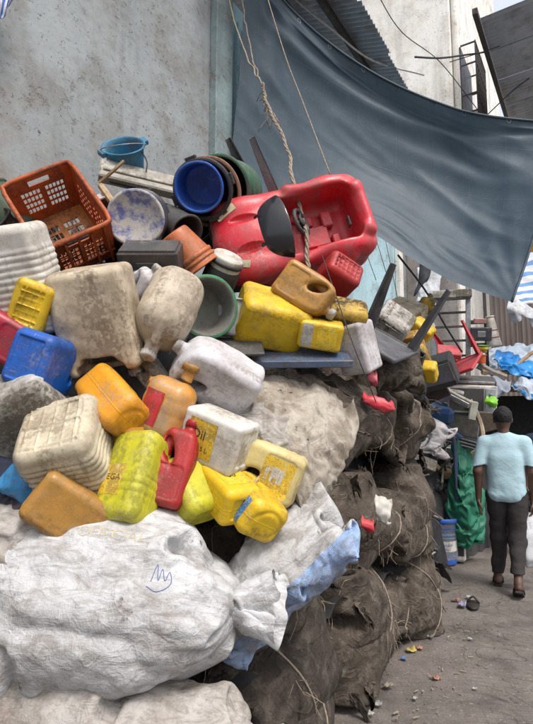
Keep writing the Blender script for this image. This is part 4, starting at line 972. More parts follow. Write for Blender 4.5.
vessel('drum_tub', 'royal blue tub nested in a black drum by the wall', 'tub', 202, 186, 2.62, (-.18, -.96, -.08), (1, -.1, 0), .112, .120, .20, P_dblue, P_dblue, rim=.006, lugs=0)
vessel('drum', 'black drum holding the royal blue tub', 'drum', 207, 188, 2.70, (-.2, -.95, -.08), (1, -.1, 0), .150, .142, .24, M_black, lugs=4, rim=.012)
vessel('pot', 'terracotta coloured ring pot behind the black drum', 'pot', 211, 191, 2.78, (-.2, -.95, -.06), (1, -.1, 0), .150, .168, .20, P_terra, rim=.012)
vessel('barrel', 'green barrel behind the terracotta pot', 'barrel', 228, 190, 2.95, (-.35, -.93, .0), (1, -.2, 0), .16, .175, .34, P_dgreen, rim=.012, band=[(.12, .02, P_dgreen), (.22, .02, P_dgreen)])
t = vessel('paint_pail', 'paint pail with its mottled blue and white base facing out', 'pail', 138, 219, 2.46, (.10, .99, -.02), (1, -.1, 0), .134, .142, .20, M_navy, rim=.008)
m = Mat('mottled_base'); n_ = m.noise(20, 6, .7); m.set('Base Color', m.mix(m.ramp(n_, [(.38, 0), (.55, 1)]), (.10, .12, .28), m.mix(m.noise(9), (.5, .49, .46), (.36, .33, .30)))); m.set('Roughness', .8); m.bump(n_, .4, .006)
v, f = lathe([(.001, -.002), (.115, -.002), (.118, -.007), (.130, -.007), (.133, .004)], 48); v[:, 2] -= .11; obj('base_disc', v, f, m.m, t)
vessel('flower_pot', 'orange plastic flower pot lying below the black drum', 'pot', 186, 252, 2.46, (.62, -.05, -.78), (.7, -.4, .6), .075, .115, .21, P_orange, rim=.008, band=[(.15, .012, P_orange), (.175, .008, P_orange)])
vessel('basin', 'green basin with its mouth turned out behind the beige carboy', 'basin', 203, 308, 2.30, (.32, -.93, .1), (1, .2, 0), .10, .128, .13, P_green, plastic('grimy_green_inside', (.16, .20, .16), .9, .6, (.20, .19, .17)), rim=.01)
vessel('paint_can', 'black paint can with a white foot tilted beside the toy car', 'paint can', 222, 272, 2.52, (-.35, .35, -.85), (.9, .2, -.3), .078, .082, .18, C['white'], band=[(.115, .055, M_black), (.03, .01, M_black)])
vessel('small_pail', 'pale grey pail standing behind the green basin', 'pail', 231, 318, 2.44, (.05, .1, .99), (1, 0, 0), .07, .08, .17, plastic('pale_grey_pail', (.48, .50, .56), .4, .45), rim=.006)
vessel('plastic_cup', 'small white plastic cup beside the mottled pail', 'cup', 104, 203, 2.56, (.2, -.8, -.3), (1, 0, .2), .035, .045, .10, C['white'])
vessel('drum', 'black drum lying below the orange crate', 'drum', 128, 236, 2.66, (-.5, -.6, .3), (1, -.4, 0), .12, .13, .22, M_black)
vessel('barrel', 'dark green tub at the picture edge beside the orange crate', 'tub', 4, 215, 2.5, (-.7, .3, .6), (1, 0, .4), .10, .12, .24, P_dgreen)
vessel('drum', 'black tub at the picture edge under the orange crate', 'drum', 6, 240, 2.45, (-.6, -.3, .6), (1, 0, .4), .09, .10, .22, M_black)
# black casing, grey plank casing, sticks
def slab(name, label, cat, px, py, Y, dims, zdir, xhint, m, parts=(), bev=.008, group=None, k=1.0):
    t = thing(name, label, cat, P(px, py, Y), vor_(px, py, zdir, xhint), group, k)
    v, f = box((0, 0, 0), np.array(dims) / 2, None, bev); obj('casing', v, f, m, t, False)
    for nm, c, h, mm in parts:
        v, f = box(c, h, None, .003); obj(nm, v, f, mm, t, False)
    return t
slab('battery_box', 'black box wedged between the carboy and the orange pot', 'box', 152, 263, 2.34, (.27, .15, .15), (-.15, -.35, .92), (.93, -.3, .2), plastic('black_box', (.035, .03, .04), .4, .4), [('lid', (0, 0, .079), (.125, .068, .006), M_dark), ('handle', (0, -.079, .02), (.05, .006, .012), M_black)])
slab('printer_casing', 'long grey plastic machine casing lying below the teal bucket', 'casing', 146, 181, 2.80, (.50, .16, .055), (.15, -.55, .82), (.98, .1, -.16), P_grey, [('button', (.02, -.083, .005), (.012, .005, .010), M_dark), ('slot', (-.12, -.082, .0), (.07, .004, .006), M_black), ('rail', (0, -.02, .032), (.23, .012, .006), P_grey), ('foot', (.19, -.05, -.034), (.02, .02, .01), M_black)])
slab('black_board', 'black ribbed board sloping down behind the mottled pail', 'board', 170, 216, 2.84, (.30, .16, .03), (.1, -.7, .7), (.9, .1, -.4), M_dark, [('rib', (x, -.02, .019), (.006, .08, .006), M_black) for x in (-.12, -.06, 0, .06, .12)])
slab('blue_tray', 'dark blue flat tray under the yellow cans', 'tray', 298, 357, 2.46, (.48, .22, .03), (.02, -.35, .94), (.99, .1, -.1), plastic('steel_blue_tray', (.05, .10, .19), .4, .45), [('rim', (0, -.112, .008), (.24, .006, .016), plastic('tray_rim', (.07, .13, .24), .4, .45))])
slab('flat_tray', 'flat dark tray edge below the green basin', 'tray', 225, 347, 2.36, (.34, .18, .02), (.0, -.4, .9), (.99, .05, .05), M_dark)
def stick(label, pts, r, m=M_wood, name='wooden_stick', cat='stick', flat=1.0):
    p = spline([P(*q) for q in pts], 12); c = p.mean(0); v, f = tube(p - c, r, 6); t = obj(name, v, f, m, None, False); t.location = c; return tag(t, label, cat)
stick('bent brown stick poking up beside the teal bucket', [(99, 183, 2.62), (112, 172, 2.6), (124, 161, 2.6)], .010, M_wood)
stick('pale wooden batten standing beside the mottled pail', [(101, 186, 2.58), (108, 196, 2.5), (116, 208, 2.48)], .017, plain('pale_wood', (.42, .31, .19), .8, var=.4))
stick('bent wire rod standing up behind the teal bucket', [(146, 172, 2.75), (147, 162, 2.77), (141, 150, 2.79)], .004, M_rebar, 'wire_rod', 'rod')

# ================================================================== ride-on toy car
def toy_car():
    px, py, Y = 292, 233, 2.76
    t = thing('toy_car', 'red ride-on toy car lying tilted on the heap with its seat missing', 'toy car', P(px, py, Y), vor_(px, py, (.10, -.86, .46), (-.955, -.05, -.27)))
    L, W = .84, .47
    def f(p):
        x, y, z = p[:, 0], p[:, 1], p[:, 2]
        w = W / 2 * (1 - .07 * np.clip((x - .22) / .2, 0, 1) ** 2 - .10 * np.clip((-x - .3) / .12, 0, 1) ** 2)
        q = p.copy(); q[:, 1] = y * (W / 2) / w
        d = rbox(q, (0, 0, -.03), (L / 2, W / 2, .145), .08)
        top = .108 - .065 * np.clip((x - .05) / .37, 0, 1) ** 1.8 + .03 * np.clip((-x - .15) / .2, 0, 1)
        d = smax(d, z - top, .04)
        d = smin(d, ell(p, (.22, 0, .03), (.21, .165, .095)), .03)
        for s in (-1, 1):
            d = smin(d, ell(p, (.25, s * .165, .035), (.15, .075, .075)), .03)          # front wings
            d = smin(d, ell(p, (-.24, s * .18, .05), (.17, .07, .095)), .03)            # haunches
            d = smin(d, caps(p, (-.36, s * .12, .12), (-.02, s * .205, .085), .03), .025)  # cockpit sills
            g = np.sqrt(((x - .25 - .3 * (s * y - .085)) / .075) ** 2 + ((y - s * .085) / .026) ** 2); d = d + .030 * np.clip(1 - g, 0, 1) ** .5 * np.clip((z - top + .06) / .03, 0, 1) # bonnet scoops
            d = d + .012 * np.clip(1 - np.sqrt(((x + .30) / .05) ** 2 + ((np.abs(y) - .232) / .02) ** 2), 0, 1)
        d = smin(d, caps(p, (-.385, -.13, .115), (-.385, .13, .115), .028), .03)          # tail spoiler
        d = smax(d, -rbox(p, (-.125, 0, .13), (.215, .160, .215), .05), .018)             # cockpit
        d = smax(d, -rbox(p, (.33, 0, -.13), (.05, .3, .05), .03), .01) * 1.0
        for s in (-1, 1):
            d = smax(d, -caps(p, (.25, s * .32, -.12), (.25, s * .22, -.12), .08), .008); d = smax(d, -caps(p, (-.26, s * .34, -.13), (-.26, s * .255, -.13), .08), .008)
        return d
    V, Fc = sdf_mesh(f, (-.46, -.27, -.20), (.46, .27, .19), .006)
    red = plastic('toy_red', (.62, .016, .034), .3, .27, (.32, .15, .14), .8, .5)
    obj('body', V, Fc, red, t)
    # windscreen hood, dashboard, steering wheel
    def fw(p):
        d = np.abs(ell(p, (.005, 0, .0), (.25, .225, .165))) - .006; d = smax(d, -(p[:, 0] - .065 + .22 * p[:, 2]), .006); return smax(d, .045 - p[:, 2], .006)
    V, Fc = sdf_mesh(fw, (-.02, -.25, .02), (.29, .25, .20), .0055); ws = obj('windscreen', V, Fc, plain('smoky_black', (.012, .013, .017), .18, 0, .3, 12, .05, .6), t)
    v, fc = box((.10, 0, .055), (.05, .13, .035), Matrix.Rotation(.5, 4, 'Y'), .015); obj('dashboard', v, fc, M_black, t, False)
    a = np.linspace(0, 2 * math.pi, 33); Rw = Matrix.Rotation(math.radians(-55), 4, 'Y'); q = np.stack([np.cos(a) * .068, np.sin(a) * .068, a * 0], -1)
    spokes = [tube(np.array([(0, 0, -.01), (math.cos(k) * .065, math.sin(k) * .065, 0)]), .009, 6) for k in (0.2, 2.3, 4.4)]
    v, fc = join([tube(q, .011, 8, False), cap_mesh(.024, .014)] + spokes); v = v @ np.array(Rw.to_3x3()).T + np.array((-.035, .01, .115)); obj('steering_wheel', v, fc, M_black, t)
    for s in (-1, 1):
        v, fc, _ = decal(f, (.33, s * .150, .06), (.93, -s * .36, .0), (s * .36, .93, .0), .11, .040, .003, 14, 8)
        h = obj('headlight', v, fc, plastic('pale_lens', (.62, .60, .38), .35, .3), t)
        v, fc, _ = decal(f, (.335, s * .150, .06), (.93, -s * .36, .0), (s * .36, .93, .0), .028, .022, .0055, 6, 6); obj('lamp_bulb', v, fc, M_dark, h)
    def fb(p):
        d = np.abs(f(p)) - .006; d = smax(d, .33 - p[:, 0] - .25 * np.abs(p[:, 1]) * 0 - .05 * (np.abs(p[:, 1]) > .1), .01); return smax(smax(d, p[:, 2] + .005, .008), -.10 - p[:, 2], .008)
    V, Fc = sdf_mesh(fb, (.24, -.26, -.13), (.46, .26, .02), .0065); obj('bumper', V, Fc, M_black, t)
    for k in range(7):
        v, fc = box((.424, -.12 + k * .04, -.05), (.006, .006, .03)); obj('grille_bar', v, fc, M_dark, t, False)
    bits = [('battery_tray', (-.14, .03, -.065), (.07, .06, .02), red), ('moulding', (-.22, -.06, -.06), (.03, .045, .025), red), ('moulding', (-.24, .07, -.06), (.022, .03, .03), red), ('moulding', (-.10, -.07, -.065), (.04, .03, .02), red),
            ('switch_panel', (-.305, .03, .045), (.006, .028, .022), M_black), ('moulding', (-.17, .105, -.065), (.05, .018, .024), red), ('moulding', (-.05, -.11, -.065), (.03, .02, .02), red)]
    for nm, c, h, m in bits:
        v, fc = box(c, h, None, .006); obj(nm, v, fc, m, t, False)
    for x in (.25, -.26):
        for s in (-1, 1):
            v, fc = lathe([(.001, .03), (.03, .03), (.04, .022), (.062, .024), (.074, .014), (.076, -.014), (.06, -.028), (.001, -.028)], 36); v = v[:, [0, 2, 1]] * np.array((1, s, 1)) + np.array((x, s * .215, -.125)); obj('wheel', v, fc, M_black, t)
toy_car()

# ================================================================== broken plastic chairs
def chair(label, px, py, Y, zdir, xhint, m, missing=(), back=True, group='broken plastic chairs'):
    t = thing('plastic_chair', label, 'chair', P(px, py, Y), vor_(px, py, zdir, xhint), group)
    def leg(sx, sy):
        parts = []; q = []
        for z, s in ((0, 1.25), (-.20, 1.0), (-.44, .62)):
            x = sx * (.19 + .05 * -z); y = sy * (.18 + .05 * -z); w = .052 * s; q.append((x, y, z, w))
        for a in ((1, 0), (0, 1)):
            V = []
            for x, y, z, w in q:
                i = np.array((-sx * w, 0)) if a[0] else np.array((0, -sy * w)); th = np.array((0, -sy * .006)) if a[0] else np.array((-sx * .006, 0))
                for k in ((0, 0), (1, 0), (1, 1), (0, 1)): V.append((x + i[0] * k[0] + th[0] * k[1], y + i[1] * k[0] + th[1] * k[1], z))
            Fc = [[r * 4 + k, r * 4 + (k + 1) % 4, r * 4 + 4 + (k + 1) % 4, r * 4 + 4 + k] for r in range(2) for k in range(4)] + [[0, 1, 2, 3], [8, 9, 10, 11]]
            parts.append((np.array(V), Fc))
        return join(parts)
    for sx in (-1, 1):
        for sy in (-1, 1):
            if (sx, sy) in missing: continue
            v, f = leg(sx, sy); obj('leg', v, f, m, t, False)
    def fs(p):
        d = rbox(p, (0, 0, .0), (.205, .195, .02), .018); d = smax(d, -rbox(p, (0, 0, .026), (.17, .16, .018), .016), .012); d = smax(d, -rbox(p, (0, 0, -.024), (.19, .18, .02), .01), .006); return d
    V, Fc = sdf_mesh(fs, (-.23, -.22, -.04), (.23, .22, .04), .0075); obj('seat', V, Fc, m, t)
    for s in (-1, 1):
        v, f = tube(spline([(s * .19, .17, .0), (s * .20, .20, .2), (s * .19, .26, .42)], 8), .016, 8); 
        if back: obj('back_post', v, f, m, t)
        v, f = tube(spline([(s * .205, .20, .19), (s * .225, .05, .2), (s * .21, -.15, .17), (s * .195, -.17, .0)], 10), .015, 8)
        if back: obj('armrest', v, f, m, t)
    if back:
        for k in range(5):
            v, f = box((-.12 + .06 * k, .225, .22), (.014, .006, .2), Matrix.Rotation(-.18, 4, 'X'), .003); obj('slat', v, f, m, t, False)
        v, f = box((0, .262, .42), (.2, .008, .03), None, .006); obj('top_rail', v, f, m, t, False)
    return t
P_chair = plastic('slate_chair', (.06, .065, .08), .35, .4, (.22, .21, .2))
chair('slate grey plastic chair upturned with its legs in the air beyond the toy car', 379, 342, 3.30, (-.42, .30, -.86), (.80, -.30, -.52), P_chair, {(1, 1), (-1, 1)}, False)
chair('slate grey plastic chair frame stuck up behind the black drum', 250, 226, 3.02, (.50, .30, -.82), (.90, .3, .35), P_chair, {(-1, 1), (-1, -1)}, False)

# ================================================================== cloths over the bales
def sheet(name, label, cat, rows, n, m, stretch=1.06, iters=36, pins='edges', seed=0, g=(0, 0, -2e-4), rough=.006, group=None, thick=.002):
    o = cloth(name, grid_px(rows), n, m, None, stretch, iters, pins, seed, g, rough)
    md = o.modifiers.new('thickness', 'SOLIDIFY'); md.thickness = thick
    return tag(o, label, cat, group)
sheet('tan_sacking', 'tan torn sacking draped over the top bale', 'sacking',
 [[(246, 372, 2.29), (268, 356, 2.37), (300, 360, 2.39), (330, 372, 2.39), (354, 398, 2.43)],
  [(240, 398, 2.17), (265, 388, 2.19), (298, 388, 2.21), (330, 402, 2.25), (356, 415, 2.35)],
  [(245, 425, 2.09), (268, 422, 2.08), (298, 420, 2.10), (325, 432, 2.17), (346, 440, 2.27)],
  [(270, 452, 2.05), (284, 450, 2.05), (304, 452, 2.07), (322, 462, 2.13), (336, 462, 2.23)],
  [(292, 478, 2.05), (300, 480, 2.05), (308, 492, 2.07), (314, 504, 2.11), (322, 490, 2.21)]], (61, 61), M_tan, 1.09, 40, 'corners', 4, (0, 1.2e-4, -2.5e-4), .007)
sheet('brown_cloth', 'brown wrinkled cloth lying under the dark blue tray', 'cloth',
 [[(222, 338, 2.44), (250, 340, 2.48), (290, 355, 2.55), (330, 366, 2.6), (372, 385, 2.7)],
  [(226, 352, 2.36), (255, 356, 2.40), (292, 366, 2.44), (332, 380, 2.5), (376, 398, 2.6)],
  [(240, 362, 2.40), (268, 362, 2.42), (300, 368, 2.44), (338, 384, 2.46), (376, 414, 2.5)]], (31, 71), M_burlap, 1.10, 30, 'corners', 6, (0, 0, -1e-4), .02)
sheet('torn_sacking', 'pale torn woven sacking bunched beside the pale yellow jug', 'sacking',
 [[(222, 400, 2.16), (244, 398, 2.2), (268, 404, 2.2), (290, 420, 2.2)],
  [(230, 424, 2.12), (250, 420, 2.10), (270, 428, 2.10), (292, 440, 2.14)],
  [(238, 446, 2.12), (256, 446, 2.08), (272, 450, 2.08), (290, 452, 2.12)]], (41, 51), M_dsack, 1.14, 30, 'corners', 7, (0, 0, -1e-4), .02)
sheet('grey_sheet', 'crumpled grey white plastic sheeting at the picture edge above the clean sack', 'sheeting',
 [[(-20, 495, 1.86), (10, 500, 1.84), (30, 505, 1.84)], [(-20, 525, 1.76), (12, 530, 1.74), (38, 525, 1.78)], [(-20, 560, 1.74), (10, 562, 1.72), (34, 548, 1.76)]], (41, 41), M_dsack, 1.16, 30, 'corners', 9, (0, 0, -1e-4), .02)
sheet('dark_cloth', 'navy cloth bundle tucked below the filthy white can', 'cloth',
 [[(-20, 440, 1.92), (20, 448, 1.96), (48, 462, 2.0)], [(-20, 462, 1.86), (18, 468, 1.88), (44, 486, 1.94)], [(-20, 490, 1.9), (16, 500, 1.9), (50, 520, 1.96)]], (31, 31), plain('navy_cloth', (.025, .03, .055), .9), 1.14, 30, 'corners', 10, (0, 0, -1e-4), .02)
X = sack_shape(.17, .34, .0010, 31, .8, .1, None, None, 32, 22, (40, 24, 14), .6, spare=.12, crush=.012)
t, _ = place_sack('plastic_bag', 'bright blue crumpled plastic bag beside the gold brown can', X, plastic('blue_bag', (.03, .24, .52), .2, .3), 26, 480, 1.86, 10, 10, -60, 'bag', .003)
can('jug', 'dull yellow can sunk at the picture edge above the clean sack', 2, 592, 1.80, (.18, .13, .24), (-.3, .5, .8), (.8, .4, .2), 'dirtyyellow')
# red and pink shreds, film tail
def shred(label, px, py, Y, w, h, m, seed, name='plastic_shred', cat='scrap', group='torn plastic shreds'):
    rows = [[(px - w / 2 + w * i / 2, py - h / 2 + h * j / 2 + (i - 1) * w * .15, Y - .02 * (j == 1)) for i in range(3)] for j in range(3)]
    return sheet(name, label, cat, rows, (13, 13), m, 1.2, 20, 'corners', seed, (0, 0, -1e-4), .012, group, .001)
P_redshred = plastic('red_shred', (.62, .03, .05), .2, .4)
shred('bright red plastic shred stuck on the edge of the top bale', 378, 402, 2.5, 26, 13, P_redshred, 3)
shred('pink plastic shred below the faceted white can', 373, 376, 2.55, 8, 14, plastic('pink_shred', (.62, .12, .16), .2, .4), 4)
shred('red plastic shred caught in the middle bale', 368, 522, 2.68, 12, 12, P_redshred, 5)
shred('pale grey paper flap caught between the middle bales', 383, 508, 2.72, 14, 24, C['white'], 6)

sheet('hanging_rag', 'white and blue rag hanging at the top corner of the wall', 'rag', [[(-8, -30, 2.6), (10, -30, 2.6), (18, -30, 2.62)], [(-8, -8, 2.58), (6, -6, 2.56), (14, -10, 2.6)], [(-10, 8, 2.6), (2, 12, 2.57), (8, 4, 2.6)]], (21, 17), (lambda m: (m.set('Base Color', m.mix(m.ramp(m.wave(1.2, vec=m.tc.outputs['UV'], axis='Y'), [(.6, 0), (.64, 1)]), (.55, .56, .6), (.05, .12, .4))), m.set('Roughness', .8), m.m)[2])(Mat('blue_white_rag')), 1.06, 16, 'top', 61, (0, 0, -2e-4), .01)

vessel('drum', 'black tub squeezed between the orange flower pot and the toy car', 'tub', 214, 236, 3.0, (-.6, -.5, .5), (1, -.4, 0), .09, .10, .20, M_black)
vessel('pail', 'charcoal pail lying below the nested drums', 'pail', 176, 226, 2.62, (.5, -.7, -.3), (1, .4, 0), .08, .09, .20, M_dark)

Xs = sack_shape(.80, 1.05, .0024, 41, None, .34, None, None, 36, 28, (50, 30, 14), .8, spare=.08)
place_sack('filled_sack', 'dark sack wedged under the upturned chair on the top bale', Xs, M_burlap, 384, 374, 3.42, 30, 0, -8)
Xs = sack_shape(.85, 1.10, .0024, 42, None, .38, None, None, 36, 28, (50, 30, 14), .8, spare=.08)
place_sack('filled_sack', 'black rubbish sack under the bunch of yellow cans', Xs, plastic('black_bin_bag', (.018, .018, .02), .3, .35, (.08, .07, .06)), 414, 395, 4.55, 40, 0, 60)

# ================================================================== far heap beyond the bales
def far_heap():
    s = np.linspace(4.25, 8.9, 70); n = np.linspace(.95, 2.70, 40); A, B = np.meshgrid(s, n, indexing='ij')
    t = np.clip((B - np.interp(A, [4.2, 5, 6.5, 8], [1.65, 1.75, 1.45, 1.2])) / .5, 0, 1); e = np.clip((A - 4.2) / .5, 0, 1)
    Z = e * (1.45 * t ** .5) + .10 * NZ.fbm(np.stack([A, B, A * 0], -1), 3.0, 4) - .05
    Z -= .2 * (t <= .02) + .3 * (e < .3)
    X = np.stack([NV[0] * B + DV[0] * A, NV[1] * B + DV[1] * A, Z], -1)
    o = obj('rubbish_mound', X.reshape(-1, 3), grid_faces(70, 40), bpy.data.materials['dark_rubbish'])
    tag(o, 'dark mound of mixed scrap beyond the bales', None, None, 'stuff')
    def pt(r):
        a, b = r.uniform(4.6, 8.6), r.uniform(1.45, 2.6); t = np.clip((b - np.interp(a, [4.2, 5, 6.5, 8], [1.65, 1.75, 1.45, 1.2])) / .5, 0, 1)
        return NS(b, a, 1.45 * t ** .5 + r.uniform(-.05, .08))
    scraps('scrap_pieces', 'small scraps of plastic board and metal strewn over the far mound', pt, 300, [M_black, M_navy, M_dark, M_burlap2, P_grey, M_wood], 15, (.05, .16))
far_heap()
def clutter():
    """tangled pipes, wire and broken casings on the far mound: nobody could count it"""
    r = np.random.default_rng(31); base = None
    for m in (M_black, P_grey, M_steel, M_wood, C['dirtywhite'], M_navy, M_rebar, M_dark):
        parts = []
        for k in range(16):
            a, b = r.uniform(4.8, 8.0), r.uniform(1.5, 2.5); t = np.clip((b - np.interp(a, [4.2, 5, 6.5, 8], [1.65, 1.75, 1.45, 1.2])) / .5, 0.02, 1); c = NS(b, a, 1.45 * t ** .5 + r.uniform(-.05, .12))
            if r.random() < .5:
                d = r.normal(0, 1, 3) * np.array((1, 1, .5)); d *= r.uniform(.15, .4) / np.linalg.norm(d); parts.append(tube(spline([c - d, c + r.normal(0, .08, 3), c + d], 8), r.uniform(.004, .02), 6))
            else: parts.append(box(c, r.uniform(.02, .13, 3) * np.array((1, 1, .6)), Euler(r.normal(0, .5, 3)).to_matrix().to_4x4(), .008))
        v, f = join(parts); o = obj('tangled_scrap', v, f, m, base, False); o['kind'] = 'stuff'
        if base is None: base = tag(o, 'tangle of pipes wires and broken casings on the far mound', None, None, 'stuff')
clutter()
# ladder rack with shelves
def rack():
    Y = 7.4; t = thing('ladder_rack', 'grey steel ladder rack standing against the peeled wall', 'rack', P(455, 424, Y) * np.array((1, 1, 0)) + np.array((0, 0, .0)), Matrix.Rotation(-.25, 4, 'Z'))
    zz = lambda py: P(455, py, Y)[2]; xx = lambda px: P(px, 330, Y)[0] - P(455, 330, Y)[0]
    for px in (437, 471):
        v, f = box((xx(px), 0, zz(330)), (.032, .03, (zz(275) - zz(388)) / 2), Matrix.Rotation(.04 if px > 450 else -.02, 4, 'Y'), .004); obj('upright', v, f, M_steel, t, False)
    for py in (313, 327, 341, 356, 370):
        v, f = box((xx(454), -.01, zz(py)), ((xx(471) - xx(437)) / 2, .016, .014)); obj('rung', v, f, M_rebar, t, False)
    v, f = box((xx(452), -.05, zz(296)), ((xx(474) - xx(428)) / 2, .10, .055), None, .006); obj('shelf_board', v, f, C['dirtywhite'], t, False)
    v, f = box((xx(489), .15, zz(335)), (.02, .02, .7)); obj('post', v, f, M_rebar, t, False)
    for py in (345, 322):
        v, f = box((xx(481), .1, zz(py)), (.13, .10, .012)); obj('shelf', v, f, M_rebar, t, False)
rack()
def on(px, py, Y, zdir=(0, 0, 1), xhint=(1, 0, 0)): return P(px, py, Y), vor_(px, py, zdir, xhint)
# hanging cloths by the rack
W_cloth = mat_sack('pale_cloth', (.55, .58, .62), .3, weave=0); G_cloth = mat_sack('grey_blue_cloth', (.26, .30, .36), .3, weave=0)
sheet('hanging_cloth', 'white cloth hanging beside the turquoise wall', 'cloth', [[(418, 268, 7.4), (430, 266, 7.4), (442, 270, 7.4)], [(417, 295, 7.35), (428, 298, 7.3), (438, 296, 7.38)], [(420, 325, 7.4), (428, 330, 7.34), (434, 322, 7.4)]], (31, 25), W_cloth, 1.12, 24, 'top', 21, (0, 0, -3e-4), .02)
sheet('dark_flag', 'dark rag hanging from the corner of the tarpaulin rope', 'rag', [[(420, 262, 6.0), (426, 264, 6.0), (431, 266, 6.0)], [(418, 275, 6.0), (424, 277, 5.96), (428, 276, 6.0)], [(414, 292, 6.0), (417, 290, 5.98), (420, 284, 6.0)]], (17, 13), plain('black_rag', (.05, .055, .07), .9), 1.1, 20, 'top', 22, (0, 0, -2e-4), .012)
sheet('white_rag', 'white torn plastic hanging over the brown shed wall', 'rag', [[(510, 294, 7.0), (520, 300, 7.0), (530, 306, 7.0), (545, 318, 7.0)], [(508, 308, 6.95), (518, 310, 6.9), (527, 314, 6.95), (540, 322, 7.0)], [(512, 320, 7.0), (519, 319, 6.95), (524, 314, 7.0), (536, 326, 7.0)]], (21, 29), W_cloth, 1.1, 22, 'top', 23, (0, 0, -2e-4), .015)
sheet('striped_awning', 'white and blue striped awning hanging past the tarpaulin edge', 'awning', [[(518, 262, 8.4), (535, 256, 8.4), (560, 250, 8.4)], [(512, 285, 8.3), (533, 282, 8.3), (560, 278, 8.3)], [(520, 302, 8.2), (536, 300, 8.2), (560, 296, 8.2)]], (25, 25), (lambda m: (m.set('Base Color', m.mix(m.ramp(m.wave(1.6, vec=m.tc.outputs['UV'], axis='X'), [(.62, 0), (.66, 1)]), (.62, .63, .65), (.10, .26, .55))), m.set('Roughness', .6), m.m)[2])(Mat('striped_cloth')), 1.05, 20, 'top', 24, (0, 0, -2e-4), .01)
slab('orange_sign', 'orange and white board high beyond the tarpaulin', 'board', 529, 243, 9.2, (.30, .04, .34), (0, 0, 1), (1, 0, 0), C['orange'], [('panel', (0, -.024, .04), (.11, .005, .06), C['white'])])
# bottle on the rack, bunch of yellow cans, red broken chair, white box, casings, boards
vessel('white_bottle', 'tall white bottle banded in red standing beside the rack', 'bottle', 492, 331, 7.2, (-.1, 0, 1), (1, 0, 0), .10, .05, .42, C['white'], band=[(.12, .006, C['red']), (.22, .006, C['red'])])
slab('shelf_radio', 'dark radio box on the rack shelf', 'box', 481, 334, 7.15, (.26, .16, .18), (.05, -.05, 1), (1, .1, 0), M_navy, [('dial', (0, -.083, .0), (.05, .004, .04), M_steel)])
slab('pink_box', 'small pink box on the upper shelf of the rack', 'box', 480, 321, 7.2, (.16, .12, .07), (.1, 0, 1), (1, .1, .1), plastic('pink_box', (.5, .25, .22), .3))
vessel('orange_cup', 'small orange cup standing below the rack', 'cup', 481, 359, 6.9, (0, -.1, 1), (1, 0, 0), .055, .065, .11, plastic('bright_orange', (.7, .13, .02), .2))
vessel('green_cup', 'small green and yellow cup above the orange cup', 'cup', 483, 349, 6.95, (.1, -.1, 1), (1, 0, 0), .05, .06, .10, plastic('leaf_green', (.15, .35, .06), .2), band=[(.06, .02, C['yellow'])])
for k, (px, py, Y, zd, col, lab) in enumerate([
    (421, 330, 4.6, (-.6, .2, .6), 'yellow', 'yellow can topmost in the bunch behind the upturned chair'), (413, 344, 4.5, (.3, .4, -.7), 'gold', 'amber can in the bunch behind the upturned chair'),
    (418, 357, 4.5, (-.3, -.5, .7), 'dirtyyellow', 'grimy yellow can halfway down the bunch behind the upturned chair'), (424, 371, 4.45, (-.9, .2, .1), 'yellow', 'yellow can lowest in the bunch, lying above the far top bale'),
    (424, 309, 5.0, (.4, .1, .8), 'dirtyyellow', 'dirty olive can behind the tip of the upturned chair'), (405, 318, 5.0, (-.7, .5, .3), 'beige', 'greyish beige can behind the legs of the upturned chair'),
    (388, 330, 3.9, (.2, .8, .3), 'dirtywhite', 'dirty white can half hidden by the upturned chair')]):
    can('jug' if k not in (5, 6) else 'square', lab, px, py, Y, ((.17, .13, .22) if k not in (5, 6) else (.30, .26, .36)), zd, (.4, -.6, .5), col, .0075, seed=k + 3)
chair('broken red plastic chair lying upturned on the far mound', 462, 366, 6.0, (.45, .3, -.80), (.75, -.5, .35), plastic('red_chair', (.55, .035, .05), .2, .4, (.3, .1, .1)), {(1, 1)}, False)
slab('red_bin_lid', 'pale red plastic lid lying behind the yellow cans', 'lid', 449, 352, 6.0, (.26, .2, .07), (.15, -.5, .8), (1, .1, -.15), plastic('red_lid', (.62, .09, .11), .2, .4))
def microwave():
    t = slab('microwave_oven', 'white microwave oven lying on the far mound', 'microwave', 470, 398, 6.1, (.52, .34, .30), (.06, -.1, 1), (1, .15, -.04), C['white'], [('door', (-.06, -.173, 0), (.18, .008, .125), M_dark), ('control_panel', (.19, -.173, 0), (.055, .008, .125), plastic('panel_blue_grey', (.45, .52, .62), .2))])
    for z in (-.06, -.02, .02, .06):
        v, f = cap_mesh(.016, .012, 12); v = v[:, [0, 2, 1]] * np.array((1, -1, 1)) + np.array((.19, -.182, z)); obj('knob', v, f, M_steel, t)
microwave()
slab('car_bumper', 'grey black car bumper lying above the microwave', 'bumper', 462, 381, 6.20, (.62, .16, .09), (.1, -.3, .95), (.97, .1, -.18), M_dark, [('trim', (0, -.083, .02), (.29, .005, .012), M_steel), ('lamp_recess', (.2, -.083, -.02), (.05, .005, .02), M_black)], .03, k=1.19)
slab('television_back', 'black television casing behind the yellow cans', 'television', 437, 372, 5.60, (.34, .26, .26), (-.3, -.35, .87), (.9, -.2, .3), M_black, [('screen', (.02, -.133, .02), (.13, .006, .09), plastic('grey_screen', (.16, .17, .21), .3, .2))], .02, k=1.14)
slab('long_board', 'long grey plank sloping down across the far mound', 'plank', 445, 392, 5.9, (.46, .05, .07), (.45, -.2, .85), (.82, -.15, -.5), P_grey, [('edge_strip', (0, -.027, .0), (.22, .004, .012), M_steel)], .008, k=1.31)
slab('long_board', 'short grey plank bent down from the end of the long plank', 'plank', 473, 411, 5.8, (.06, .05, .16), (.2, .1, .95), (.95, .1, -.25), P_grey, k=1.31)
